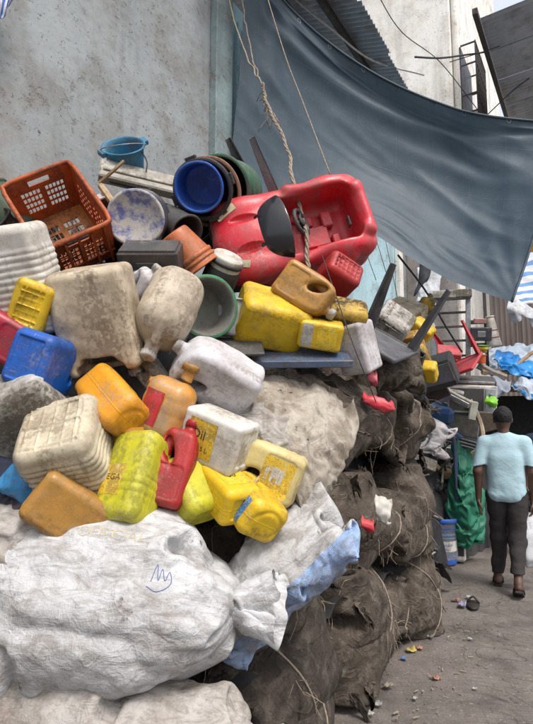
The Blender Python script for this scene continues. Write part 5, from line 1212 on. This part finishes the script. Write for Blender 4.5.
slab('brown_board', 'dark brown board leaning behind the lowest yellow can', 'board', 428, 388, 5.80, (.30, .03, .28), (-.45, -.3, .84), (.8, -.3, .5), plain('dark_brown_board', (.06, .04, .04), .6), k=1.23)
slab('clear_bag_box', 'clear plastic packet lying under the long plank', 'packet', 452, 396, 6.00, (.18, .05, .14), (.2, -.5, .8), (.9, -.1, -.3), C['cloudy'], [('sticker', (0, -.028, 0), (.03, .003, .02), C['orange'])], k=1.28)
slab('blue_can_lid', 'blue container under the long plank', 'container', 441, 413, 6.10, (.22, .18, .14), (.1, -.4, .9), (.9, -.3, .2), plastic('dull_blue', (.03, .10, .25), .3), bev=.03, k=1.33)
def round_board():
    t = slab('grey_tabletop', 'mottled grey board leaning behind the green sheet', 'board', 459, 425, 6.30, (.34, .03, .20), (.12, -.45, .88), (.97, -.1, -.2), plain('stone_board', (.36, .34, .31), .8, var=.4), bev=.012, k=1.33)
round_board()
slab('slatted_screen', 'dark slatted frame leaning below the mottled board', 'frame', 462, 441, 6.25, (.34, .04, .10), (.3, -.4, .85), (.85, -.2, .45), M_dark, [('slat', (0, -.024, z), (.16, .005, .008), M_steel) for z in (-.03, 0, .03)], k=1.33)
slab('tan_card', 'tan cardboard sheet leaning against the dark stall', 'cardboard', 487, 415, 6.60, (.24, .03, .34), (-.35, -.3, .88), (.85, -.3, .3), plain('cardboard', (.30, .24, .18), .9), k=1.22)
stick('curved beige hose hanging beside the mottled board', [(470, 400, 5.9), (479, 418, 5.85), (483, 436, 5.8), (479, 448, 5.8), (472, 454, 5.85)], .024, plastic('beige_hose', (.45, .36, .24), .4), 'curved_hose', 'hose')
stick('blue metal pole leaning into the green sheet', [(445, 424, 6.1), (454, 440, 6.1), (456, 470, 6.1), (457, 500, 6.1)], .022, plastic('blue_pole', (.03, .09, .2), .3), 'blue_pole', 'pole')
stick('short blue bar across the top of the green sheet', [(444, 425, 6.0), (452, 431, 5.98), (462, 438, 5.95)], .024, plastic('blue_bar', (.03, .13, .3), .3), 'blue_bar', 'bar')
X = sack_shape(.48, .84, .0014, 33, None, .2, None, None, 32, 24, (40, 24, 14), .6, spare=.1)
place_sack('plastic_bag', 'white plastic bag squeezed between the far bale and the mottled board', X, C['cloudy'], 437, 440, 5.6, 20, 0, -70, 'bag')
sheet('lime_bag', 'small lime green bag on the corner of the microwave', 'bag', [[(487, 396, 5.85), (494, 396, 5.83), (498, 399, 5.85)], [(486, 401, 5.79), (493, 401, 5.73), (497, 403, 5.79)], [(488, 405, 5.85), (493, 406, 5.80), (496, 406, 5.85)]], (15, 15), plastic('lime_bag', (.22, .62, .03), .1, .3), 1.2, 20, 'corners', 31, (0, 0, -1e-4), .01)
# green sheet
P_gsheet = mat_tarp('green_sheet', (.012, .115, .07), (.022, .175, .105), .5)
sheet('green_tarpaulin', 'crumpled green plastic sheet hanging over the far mound', 'sheet', [
 [(450, 432, 6.30), (456, 430, 6.27), (464, 436, 6.27), (472, 446, 6.33)],
 [(452, 460, 6.24), (460, 460, 6.10), (470, 464, 6.16), (480, 474, 6.30)],
 [(447, 490, 6.21), (458, 492, 6.04), (470, 492, 6.07), (483, 500, 6.30)],
 [(446, 515, 6.21), (458, 520, 6.07), (472, 522, 6.07), (484, 524, 6.30)],
 [(452, 540, 6.24), (462, 544, 6.13), (473, 546, 6.13), (481, 540, 6.33)]], (81, 57), P_gsheet, 1.13, 40, 'edges', 41, (0, 0, -2e-4), .03)
# blue pail with printed paper, small electric appliance on the ground
P_slate = plastic('slate_print', (.16, .24, .38), .2)
def pail():
    t = thing('paint_pail', 'white pail with blue rim and printed label standing at the end of the bales', 'pail', P(443, 550, 6.2) * np.array((1, 1, 0)), Matrix.Diagonal((1.3, 1.3, 1.72, 1)))
    v, f = lathe([(.001, 0), (.105, 0), (.11, .006), (.122, .26), (.130, .26), (.131, .285), (.122, .287), (.117, .28), (.105, .02), (.001, .02)], 44); obj('shell', v, f, plastic('pale_pail', (.46, .52, .62), .3, .4), t)
    v, f = lathe([(.124, .256), (.134, .258), (.135, .288), (.124, .291), (.12, .285)], 44); obj('rim', v, f, P_dblue, t)
    v, f = lathe([(.1105, .004), (.1125, .03), (.1115, .032)], 44); obj('base_band', v, f, P_dblue, t)
    a = np.linspace(math.pi * 1.1, math.pi * 1.9, 16)
    for z0, z1, m, k in ((.222, .228, P_dblue, .0012), (.185, .20, P_slate, .0012), (.165, .174, P_slate, .0012), (.05, .066, P_slate, .0012), (.085, .15, C['white'], .0012)):
        V = np.array([((.1105 + .0115 * z / .26 + k) * math.cos(x), (.1105 + .0115 * z / .26 + k) * math.sin(x), z) for x in a for z in (z0, z1)]); obj('label', V, grid_faces(16, 2), m, t)
    for z, s, sz in ((.125, 'EMULSION', .022), (.10, '20 L', .016)):
        V, Fc = text_on(None, s, (0, 0, 0), (1, 0, 0), (0, 1, 0), sz, flat=True); r = .1105 + .0115 * z / .26 + .0022; an = -math.pi / 2 + V[:, 0] / r; V = np.stack([r * np.cos(an), r * np.sin(an), z + V[:, 1]], -1); obj('lettering', V, Fc, P_dblue, t, False)
pail()
def kettle():
    t = thing('plastic_appliance', 'small white appliance with a black window on the ground beside the pail', 'appliance', P(459, 548, 6.25) * np.array((1, 1, 0)), Matrix.Rotation(-.3, 4, 'Z') @ Matrix.Scale(1.45, 4))
    def f(p): 
        d = rbox(p, (0, 0, .075), (.05, .045, .075), .03); return smin(d, caps(p, (-.05, 0, .03), (-.09, 0, .01), .02), .02)
    V, Fc = sdf_mesh(f, (-.13, -.07, -.01), (.08, .07, .17), .006); obj('body', V, Fc, C['white'], t)
    v, fc, _ = decal(f, (.012, -.05, .085), XA, ZA, .045, .075); obj('window', v, fc, M_black, t)
kettle()
# ================================================================== dark stall with blue tarpaulins
st = thing('market_stall', 'dark stall under blue tarpaulins at the far right', 'stall', P(510, 424, 8) * np.array((1, 1, 0)), Matrix.Rotation(-.1, 4, 'Z'))
M_stall = plain('stall_board', (.03, .033, .035), .9)
v, f = box((.9, .6, 1.0), (1.7, .03, 1.0)); obj('back_board', v, f, M_stall, st, False)
v, f = box((-.75, .0, .9), (.03, .6, .9)); obj('side_board', v, f, M_stall, st, False)
for x in (-.7, .6, 1.9):
    v, f = box((x, -.9, 1.0), (.03, .03, 1.0)); obj('post', v, f, M_rebar, st, False)
v, f = box((.6, -.9, 2.02), (1.5, .04, .04)); obj('beam', v, f, M_wood, st, False)
v, f = box((.6, -.15, 2.09), (1.5, .75, .02), Matrix.Rotation(.12, 4, 'X')); obj('roof_board', v, f, M_stall, st, False)
v, f = box((.8, -.3, .45), (1.2, .25, .02)); obj('counter', v, f, M_stall, st, False)
P_btarp = mat_tarp('blue_tarpaulin', (.012, .17, .48), (.02, .24, .60), .35); P_ptarp = mat_tarp('pale_tarpaulin', (.30, .36, .44), (.42, .48, .56), .45)
sheet('blue_sheet', 'bright blue tarpaulin roll on top of the stall roof', 'tarpaulin', [[(497, 350, 7.2), (512, 352, 7.25), (530, 360, 7.3), (560, 368, 7.3)], [(496, 358, 7.0), (512, 362, 6.95), (530, 370, 7.0), (560, 380, 7.0)], [(500, 366, 6.95), (514, 371, 6.9), (532, 376, 6.95), (560, 386, 6.95)]], (31, 61), P_btarp, 1.1, 30, 'corners', 51, (0, 0, -1e-4), .03)
sheet('blue_edge_sheet', 'blue edged pale tarpaulin sagging from the stall front', 'tarpaulin', [[(512, 381, 7.0), (522, 372, 7.05), (535, 372, 7.1), (565, 376, 7.1)], [(514, 388, 6.85), (524, 384, 6.8), (538, 384, 6.85), (565, 388, 6.85)], [(520, 392, 6.8), (528, 396, 6.76), (540, 398, 6.8), (565, 402, 6.8)]], (31, 51), P_ptarp, 1.08, 30, 'corners', 52, (0, 0, -1e-4), .02)
sheet('blue_hem', 'blue strip of tarpaulin hanging under the pale one', 'tarpaulin', [[(512, 383, 6.86), (524, 390, 6.78), (540, 394, 6.76), (565, 398, 6.76)], [(515, 388, 6.84), (526, 395, 6.76), (541, 400, 6.74), (565, 404, 6.74)]], (9, 41), P_btarp, 1.05, 16, 'corners', 53, (0, 0, -1e-4), .008)
sheet('grey_awning', 'pale grey sheeting heaped behind the blue tarpaulin', 'sheeting', [[(480, 352, 8.2), (505, 345, 8.3), (530, 344, 8.3), (565, 346, 8.3)], [(484, 362, 7.8), (505, 356, 7.6), (530, 354, 7.6), (565, 356, 7.6)], [(490, 372, 7.5), (506, 370, 7.3), (530, 366, 7.3), (565, 368, 7.3)]], (31, 61), P_ptarp, 1.1, 26, 'corners', 54, (0, 0, -1e-4), .03)
sheet('grey_rag', 'grey rag hanging over the edge of the stall', 'rag', [[(484, 375, 6.9), (496, 376, 6.9), (512, 380, 6.9)], [(490, 386, 6.8), (500, 387, 6.78), (510, 388, 6.8)], [(490, 396, 6.8), (500, 394, 6.8), (506, 390, 6.8)]], (21, 25), G_cloth, 1.1, 24, 'corners', 55, (0, 0, -1e-4), .02)
for k, (a, b2) in enumerate((((478, 365, 7.0), (506, 378, 6.9)), ((482, 372, 6.95), (512, 372, 7.0)), ((494, 381, 6.9), (533, 352, 7.2)))):
    stick(('grey weathered timber below the red chair', 'pale timber batten crossing the stall edge', 'thin pale batten slanting up over the blue tarpaulin')[k], [a, tuple((np.array(a) + np.array(b2)) / 2 + np.array((0, 1, 0))), b2], (.05, .035, .025)[k], M_wood if k else plain('grey_wood', (.22, .2, .18), .9), 'timber_batten', 'timber')

# ================================================================== people
M_skin = Mat('brown_skin'); M_skin.set('Base Color', M_skin.mix(M_skin.noise(30), (.075, .038, .026), (.11, .058, .040))); M_skin.set('Roughness', .5); M_skin.set('Subsurface Weight', .08); M_skin = M_skin.m
def cloth_mat(key, c, rough=.85, sc=14):
    m = Mat(key); n = m.noise(sc, 5, .6); m.set('Base Color', m.mix(n, tuple(x * .85 for x in c), tuple(min(1, x * 1.1) for x in c))); m.set('Roughness', rough); m.set('Specular IOR Level', .2)
    m.bump(m.math('ADD', m.math('ADD', m.noise(9, 4, .6, dist=1.2), m.math('MULTIPLY', m.crease(5, .05, 1.4, m.map((1, 1, 2))), .25)), m.math('MULTIPLY', m.noise(350, 2), .15)), .22, .02); return m.m
def person(label, loc, yaw, mats, bag=True):
    J = dict(hl=(-.085, .0, .87), hr=(.085, .0, .87), kl=(-.085, .10, .47), kr=(.075, -.03, .465), al=(-.115, .17, .085), ar=(.06, -.23, .125),
             sl=(-.175, 0, 1.365), sr=(.175, 0, 1.365), el=(-.245, -.05, 1.09), er=(.235, -.03, 1.09), wl=(-.250, -.01, .85), wr=(.225, .02, .85))
    J = {k: np.array(v) for k, v in J.items()}
    def torso(p, e=0.0):
        d = ell(p, (0, .0, 1.22), (.150 + e, .105 + e, .23 + e)); d = smin(d, ell(p, (0, .0, .93), (.140 + e, .105 + e, .14 + e)), .08)
        d = smin(d, caps(p, (-.125, 0, 1.345), (.125, 0, 1.345), .060 + e), .06)
        for s_ in (-1, 1): d = smin(d, caps(p, (s_ * .02, -.01, 1.425), (s_ * .14, 0, 1.375), .035 + e, .04 + e), .04)
        return d
    def arms(p, e=0.0):
        d = np.full(len(p), 9.)
        for s, el, w in (('sl', 'el', 'wl'), ('sr', 'er', 'wr')):
            d = np.minimum(d, smin(caps(p, J[s], J[el], .053 + e, .043 + e), caps(p, J[el], J[w], .042 + e, .028 + e), .03))
        return d
    def legs(p, e=0.0):
        d = np.full(len(p), 9.)
        for h, k, a in (('hl', 'kl', 'al'), ('hr', 'kr', 'ar')):
            q = smin(caps(p, J[h], J[k], .080 + e, .054 + e), caps(p, J[k], J[a], .053 + e, .036 + e), .04); d = smin(d, q, .02)
        return d
    def hand(p, w, s, curl):
        w = np.asarray(w); d = smin(caps(p, w, w + np.array((0, .0, -.035)), .026), ell(p, w + np.array((0, 0, -.075)), (.019, .040, .045)), .02)
        for i, (dy, L) in enumerate(((-.030, .065), (-.010, .078), (.010, .074), (.029, .058))):
            b0 = w + np.array((0, dy, -.108)); m1 = b0 + np.array((-s * curl * .4, 0, -1)) * L * .5; m2 = m1 + np.array((-s * curl, 0, -.75)) * L * .5
            d = smin(d, np.minimum(caps(p, b0, m1, .0095, .009), caps(p, m1, m2, .009, .0075)), .006)
        t0 = w + np.array((0, -.030, -.05)); t1 = t0 + np.array((-s * .015, -.028, -.030)); t2 = t1 + np.array((-s * .012, -.004, -.034))
        return smin(d, np.minimum(caps(p, t0, t1, .012, .0105), caps(p, t1, t2, .0105, .0085)), .008)
    def head(p):
        d = ell(p, (0, .012, 1.600), (.074, .092, .105)); d = smin(d, caps(p, (0, -.012, 1.40), (0, .0, 1.53), .052, .05), .03); d = smin(d, ell(p, (0, .045, 1.54), (.055, .06, .05)), .03)
        d = smin(d, caps(p, (0, .105, 1.60), (0, .122, 1.572), .011, .014), .012)
        for s in (-1, 1):
            d = smin(d, ell(p, (s * .078, .005, 1.585), (.012, .022, .032)), .008); d = smax(d, -ell(p, (s * .03, .112, 1.605), (.016, .014, .009)), .008)
        return smax(d, -ell(p, (0, .11, 1.535), (.025, .012, .004)), .006)
    def foot(p, a, ang):
        a = np.asarray(a); c, s_ = math.cos(ang), math.sin(ang); toe = a + np.array((0, .15 * c, -.062 - .15 * s_)); heel = a + np.array((0, -.03 * c, -.05 + .03 * s_))
        return smin(caps(p, a, heel, .034, .030), caps(p, heel + np.array((0, .02, 0)), toe, .034, .024), .025)
    def body(p):
        d = smin(torso(p), arms(p), .03); d = smin(d, legs(p), .04); d = smin(d, head(p), .02)
        d = smin(d, hand(p, J['wl'], -1, .45), .012); d = smin(d, hand(p, J['wr'], 1, .9), .012)
        return smin(d, smin(foot(p, J['al'], .0), foot(p, J['ar'], .42), .001), .02)
    t = thing('person', label, 'person', loc, Matrix.Rotation(yaw, 4, 'Z'))
    if not MESH:
        MESH['body'] = mesh('body', *sdf_mesh(body, (-.34, -.34, -.03), (.34, .36, 1.73), .0085))
        def shirt(p):
            d = smin(smin(torso(p, .012), rbox(p, (0, 0, 1.05), (.168, .118, .26), .10), .05), np.maximum(arms(p, .018), 1.155 - p[:, 2] - .25 * (np.abs(p[:, 0]) - .2)), .03); d = smax(d, .815 - p[:, 2] + .02 * p[:, 0], .006)
            lo = np.clip((1.2 - p[:, 2]) / .3, .15, 1)
            return d + .012 * lo * NZ(p * np.array((4, 4, 13)) + p[:, :1] * 3 + 3.0) + .003 * lo * NZ(p * np.array((12, 12, 30)) + p[:, :1] * 9)
        MESH['shirt'] = mesh('shirt', *sdf_mesh(shirt, (-.36, -.17, .81), (.36, .18, 1.5), .0075))
        def pants(p):
            q = smin(legs(p, .022), smax(ell(p, (0, .0, .93), (.155, .120, .15)), p[:, 2] - .98, .01), .03)
            for a, c in ((J['al'], .115), (J['ar'], .20)): pass
            cut = np.where(p[:, 0] < -.02, .10, .195); q = smax(q, cut - p[:, 2], .006)
            return q + .010 * NZ(p * np.array((7, 7, 14)) + 8.0) + .003 * NZ(p * np.array((20, 20, 34)))
        MESH['trousers'] = mesh('trousers', *sdf_mesh(pants, (-.27, -.34, .06), (.27, .30, 1.02), .0075))
        def hair(p):
            d = ell(p, (0, -.002, 1.622), (.086, .100, .100)); d = smax(d, 1.560 - p[:, 2] + .55 * np.clip(p[:, 1], 0, 1), .01); return d + .0035 * NZ.fbm(p, 45.0, 2)
        MESH['hair'] = mesh('hair', *sdf_mesh(hair, (-.12, -.13, 1.5), (.12, .13, 1.75), .006))
        for k, a, ang in (('left', J['al'], 0.), ('right', J['ar'], .42)):
            c, s_ = math.cos(ang), math.sin(ang); ax = np.array((0, c, -s_)); up = np.array((0, s_, c)); hl = a + np.array((0, -.03 * c, -.05 + .03 * s_)) - up * .032
            sole = np.array([(np.array((x * w, 0, 0)) + hl + ax * y + up * z) for y, w in ((-.045, .028), (-.02, .038), (.06, .040), (.14, .048), (.2, .036), (.22, .02)) for x, z in ((-1, -.016), (1, -.016), (1, .002), (-1, .002))])
            Fc = [[r * 4 + q, r * 4 + (q + 1) % 4, r * 4 + 4 + (q + 1) % 4, r * 4 + 4 + q] for r in range(5) for q in range(4)] + [[3, 2, 1, 0], [20, 21, 22, 23]]
            MESH['sole_' + k] = mesh('sole', sole, Fc, False)
            b = hl + ax * .12; arc = np.linspace(0, math.pi, 9); MESH['strap_' + k] = mesh('strap', *join([tube(np.array([b + np.array((math.cos(u) * .045, 0, 0)) + up * math.sin(u) * .062 + ax * dy for u in arc]), .009, 6) for dy in (0, .025, -.06)]))
    def part(k, m, parent=None, nm=None):
        me = MESH[k]
        if me.materials: me = me.copy(); me.materials.clear()
        return link(nm or k, me, m, parent or t)
    part('body', M_skin); part('shirt', mats[0]); part('trousers', mats[1]); part('hair', mats[2])
    for k in ('left', 'right'):
        s_ = part('sole_' + k, mats[3], None, 'sandal'); part('strap_' + k, mats[3], s_, 'strap')
    return t, J
MESH = {}
M_hair = plain('black_hair', (.012, .011, .011), .7, var=.5, scale=120, bump=.5); M_sandal = plain('dark_sandal', (.03, .025, .022), .6)
pl = P(503, 424, 5.2) * np.array((1, 1, 0)); yaw = -math.atan2(pl[0], pl[1])
t, J = person('person in a pale blue t-shirt and dark trousers walking away with a white bag', pl + np.array((0, 0, .004)), yaw, (cloth_mat('pale_blue_jersey', (.40, .57, .64)), cloth_mat('charcoal_twill', (.040, .037, .038)), M_hair, M_sandal))
hw = t.matrix_world @ Vector((J['wr'] + np.array((-.01, 0, -.13))).tolist())
def carrier():
    b = thing('carrier_bag', 'white plastic carrier bag held by the walking person', 'bag', hw, Matrix.Rotation(yaw + .5, 4, 'Z'))
    nu, nv = 48, 28; th = np.linspace(0, 2 * math.pi, nu, endpoint=False); z = np.linspace(0, -.50, nv); w = np.interp(-z, [0, .06, .2, .42, .5], [.03, .075, .115, .125, .09]); dp = np.interp(-z, [0, .06, .2, .42, .5], [.012, .03, .06, .075, .03])
    X = np.stack([np.cos(th)[:, None] * w[None], np.sin(th)[:, None] * dp[None], np.repeat(z[None], nu, 0)], -1)
    k = NZ(X * np.array((22, 22, 4.))); X[..., 1] += .014 * k; X[..., 0] += .010 * NZ(X * np.array((20, 20, 5.)) + 5)
    v = X.reshape(-1, 3); f = grid_faces(nu, nv, True).tolist() + [[i * nv + nv - 1 for i in range(nu)]]
    obj('bag_body', v, f, plastic('white_bag', (.68, .70, .74), .1, .35, sss=.0), b)
    for s in (-1, 1):
        v, f = tube(spline([(s * .02, 0, -.01), (s * .014, .006 * s, .03), (0, 0, .045)], 7), .006, 6); obj('handle', v, f, plastic('white_bag', (1, 1, 1)), b)
carrier()
pl2 = P(545, 424, 6.3) * np.array((1, 1, 0))
person('person in dark clothes cut off by the picture edge beyond the walking person', pl2 + np.array((0, 0, .004)), -math.atan2(pl2[0], pl2[1]) + .3, (cloth_mat('navy_shirt', (.02, .03, .06)), cloth_mat('black_trousers', (.015, .015, .018)), M_hair, M_sandal))

# ================================================================== ropes and wires
def rope(label, pts, r, m=M_rope, name='rope', n=40, wig=0.0, seed=0, cat='rope', group=None):
    p = spline([P(*q) for q in pts], n); rgr = np.random.default_rng(seed)
    if wig: p += wig * np.stack([NZ(np.stack([p[:, 2] * 3 + 7 * k, p[:, 0] * 3, p[:, 1] * 0 + seed], -1), 4.0) for k in range(3)], -1)
    c = p.mean(0); v, f = tube(p - c, r, 6); o = obj(name, v, f, m); o.location = c; return tag(o, label, cat, group)
def frayed(label, pts, r, seed):
    p = spline([P(*q) for q in pts], 90); t = thing('frayed_rope', label, 'rope', P(*pts[0])); o = P(*pts[0]); L = np.linspace(0, 1, 90)
    for k in range(3):
        a = L * 70 + k * 2.094; q = p - o + r * .6 * np.stack([np.cos(a), np.sin(a), a * 0], -1); q += .012 * np.stack([NZ(np.stack([p[:, 2] * 2, L * 4 + 9 * j, L * 0 + seed], -1), 3.0) for j in range(3)], -1); v, f = tube(q, r * .55, 5); obj('strand', v, f, M_rope, t)
    rgr = np.random.default_rng(seed); parts = []
    for k in range(26):
        i = rgr.integers(5, 30); b = p[i] - o; d = rgr.normal(0, 1, 3) * .5; d[2] -= 1; parts.append(tube(spline([b, b + d * .035, b + d * .07 + rgr.normal(0, .015, 3)], 6), .003, 4))
    v, f = join(parts); f_ = obj('loose_fibre', v, f, M_rope, t); f_['kind'] = 'stuff'
frayed('thick frayed hemp rope hanging in front of the tarpaulin down to the toy car', [(262, 84, 3.6), (266, 100, 3.55), (275, 122, 3.4), (288, 152, 3.15), (293, 185, 2.85), (304, 228, 2.66), (307, 270, 2.60)], .011, 3)
rope('thin cord slanting down from the tarpaulin top to the toy car', [(262, -20, 3.9), (285, 55, 3.6), (302, 100, 3.4), (330, 174, 3.0)], .004)
rope('thin cord hanging down the wall to the frayed rope knot', [(225, -20, 4.2), (240, 40, 4.0), (262, 86, 3.6)], .006, wig=.01)
rope('second cord running down beside the tarpaulin', [(240, -20, 4.2), (248, 40, 4.1), (262, 88, 3.62)], .005, wig=.01)
rope('thin wire slanting over the top bale to the red shred', [(322, 255, 2.5), (336, 296, 2.42), (356, 352, 2.36), (376, 402, 2.44)], .0025, M_blackrope, 'wire', cat='wire')
rope('dark cable sagging from the tarpaulin to the red chair', [(398, 255, 5.2), (425, 290, 5.4), (445, 325, 5.6), (462, 352, 5.8)], .011, M_blackrope, 'cable', cat='cable')
for k, (a, b2) in enumerate((((366, 252, 6.0), (376, 280, 5.6)), ((374, 232, 6.2), (386, 272, 5.2)), ((383, 228, 6.2), (398, 300, 5.4)))):
    rope(('thin string hanging left of the turquoise wall strings', 'middle string in front of the turquoise wall', 'string nearest the upturned chair on the turquoise wall')[k], [a, tuple((np.array(a) + np.array(b2)) / 2), b2], .004, M_blackrope, 'string', cat='string')
rope('black electric cable crossing from the eaves to the grilled window', [(415, 57, 7.0), (440, 58, 7.4), (465, 55, 8.2), (500, 50, 9.6)], .014, M_blackrope, 'electric_cable', cat='cable')
rope('pale electric cable sagging below the eaves', [(290, -5, 5.2), (330, 28, 5.4), (372, 60, 5.9), (424, 75, 6.6)], .012, plain('pale_cable', (.5, .5, .5), .6), 'electric_cable', cat='cable')
rope('thin cable hanging down the whitewashed wall', [(370, -20, 6.5), (400, 30, 7.0), (440, 62, 7.6), (478, 110, 8.4)], .007, M_blackrope, 'electric_cable', cat='cable')
rope('thin cable running down past the canopy roof', [(560, 60, 9.5), (520, 85, 9.4), (486, 116, 9.2)], .010, M_blackrope, 'electric_cable', cat='cable')
rope('thin cable crossing under the canopy roof', [(450, 62, 8.0), (500, 46, 8.6), (560, 22, 9.2)], .008, M_blackrope, 'electric_cable', cat='cable')

# ================================================================== litter on the ground
lit = [(456, 601, 'pink plastic tag', (.5, .14, .12), 7), (462, 607, 'small lilac packet', (.35, .32, .55), 9), (433, 628, 'white crushed paper cup', (.6, .58, .55), 11), (411, 652, 'yellow sweet wrapper', (.6, .45, .05), 9),
       (420, 650, 'small orange wrapper scrap', (.6, .25, .10), 6), (404, 660, 'blue bottle cap', (.05, .2, .5), 6), (436, 680, 'orange peel scrap', (.6, .22, .10), 7), (440, 614, 'orange shred', (.55, .2, .12), 5), (430, 638, 'grey stone', (.3, .28, .27), 8),
       (388, 688, 'tan crushed wrapper', (.35, .28, .2), 9), (470, 640, 'tiny white paper', (.6, .6, .6), 4), (475, 690, 'tiny grey paper', (.5, .5, .5), 4), (468, 598, 'white paper strip', (.6, .6, .6), 5), (415, 700, 'pale receipt', (.5, .48, .45), 5), (378, 706, 'grey shred of film', (.4, .4, .4), 8), (370, 716, 'white shred of film', (.55, .55, .52), 7)]
where = {'pink': 'beside the far bale foot', 'smal': 'on the alley ground near the bales', 'whit': 'on the alley ground', 'oran': 'on the alley ground', 'blue': 'at the foot of the ground bale', 'yell': 'at the foot of the ground bale', 'grey': 'at the foot of the bales', 'tan ': 'by the dark bale foot', 'tiny': 'out on the alley ground', 'pale': 'on the alley ground by the dark bale'}
for k, (px, py, lab, col, sz) in enumerate(lit):
    Yg = CAMZ / ((P(px, py, 1)[2] - CAMZ) * -1); c = P(px, py, Yg); a = sz * Yg / FPX; rgl = np.random.default_rng(k); q = 6; u = np.linspace(-.5, .5, q); U, Vv = np.meshgrid(u, u, indexing='ij')
    S = np.stack([U * a, Vv * a * .8, np.abs(rgl.normal(0, .14, (q, q))) * a + .3 * a * np.abs(U) + .003], -1).reshape(-1, 3) @ np.array(Matrix.Rotation(k * 1.1, 3, 'Z')).T
    o = obj('litter_scrap', S, grid_faces(q, q), plain('litter_%d' % k, tuple(x * .6 + .06 for x in col), .7), None, False); o.location = c + np.array((0, 0, .004)); o.modifiers.new('thickness', 'SOLIDIFY').thickness = .001
    tag(o, lab + ' ' + where[lab[:4]], 'litter', 'litter on the alley ground')
def fine_litter():
    r = np.random.default_rng(77); parts = []
    for k in range(330):
        b = 1.04 - abs(r.normal(0, .16)) if k < 240 else 1.0 - r.uniform(0, 1.6); a = r.uniform(1.4, 4.8); c = NS(b, a, .003 + r.uniform(0, .006)); L = r.uniform(.008, .045) if r.random() < .5 else r.uniform(.004, .014); an = r.uniform(0, 3.14)
        parts.append(box(c, (L / 2, r.uniform(.001, .004), .0015), Matrix.Rotation(an, 4, 'Z')))
    v, f = join(parts); tag(obj('straw_litter', v, f, plain('straw', (.30, .25, .19), .9, var=.7, scale=6), None, False), 'fine straw and grit scattered along the foot of the bales', None, None, 'stuff')
fine_litter()
c = P(472, 576, 4.75); c[2] = .02
t = thing('lost_sandal', 'dark sandal lying alone on the alley ground', 'sandal', c, Matrix.Rotation(1.2, 4, 'Z'))
v, f = lathe([(.001, 0), (.05, 0), (.055, .008), (.05, .016), (.001, .016)], 20); v[:, 0] *= 2.2; obj('sole', v - np.array((0, 0, .015)), f, M_sandal, t)
v, f = tube(spline([(.03, -.05, 0), (.04, 0, .05), (.03, .05, 0)], 7), .009, 6); obj('strap', v, f, M_sandal, t)
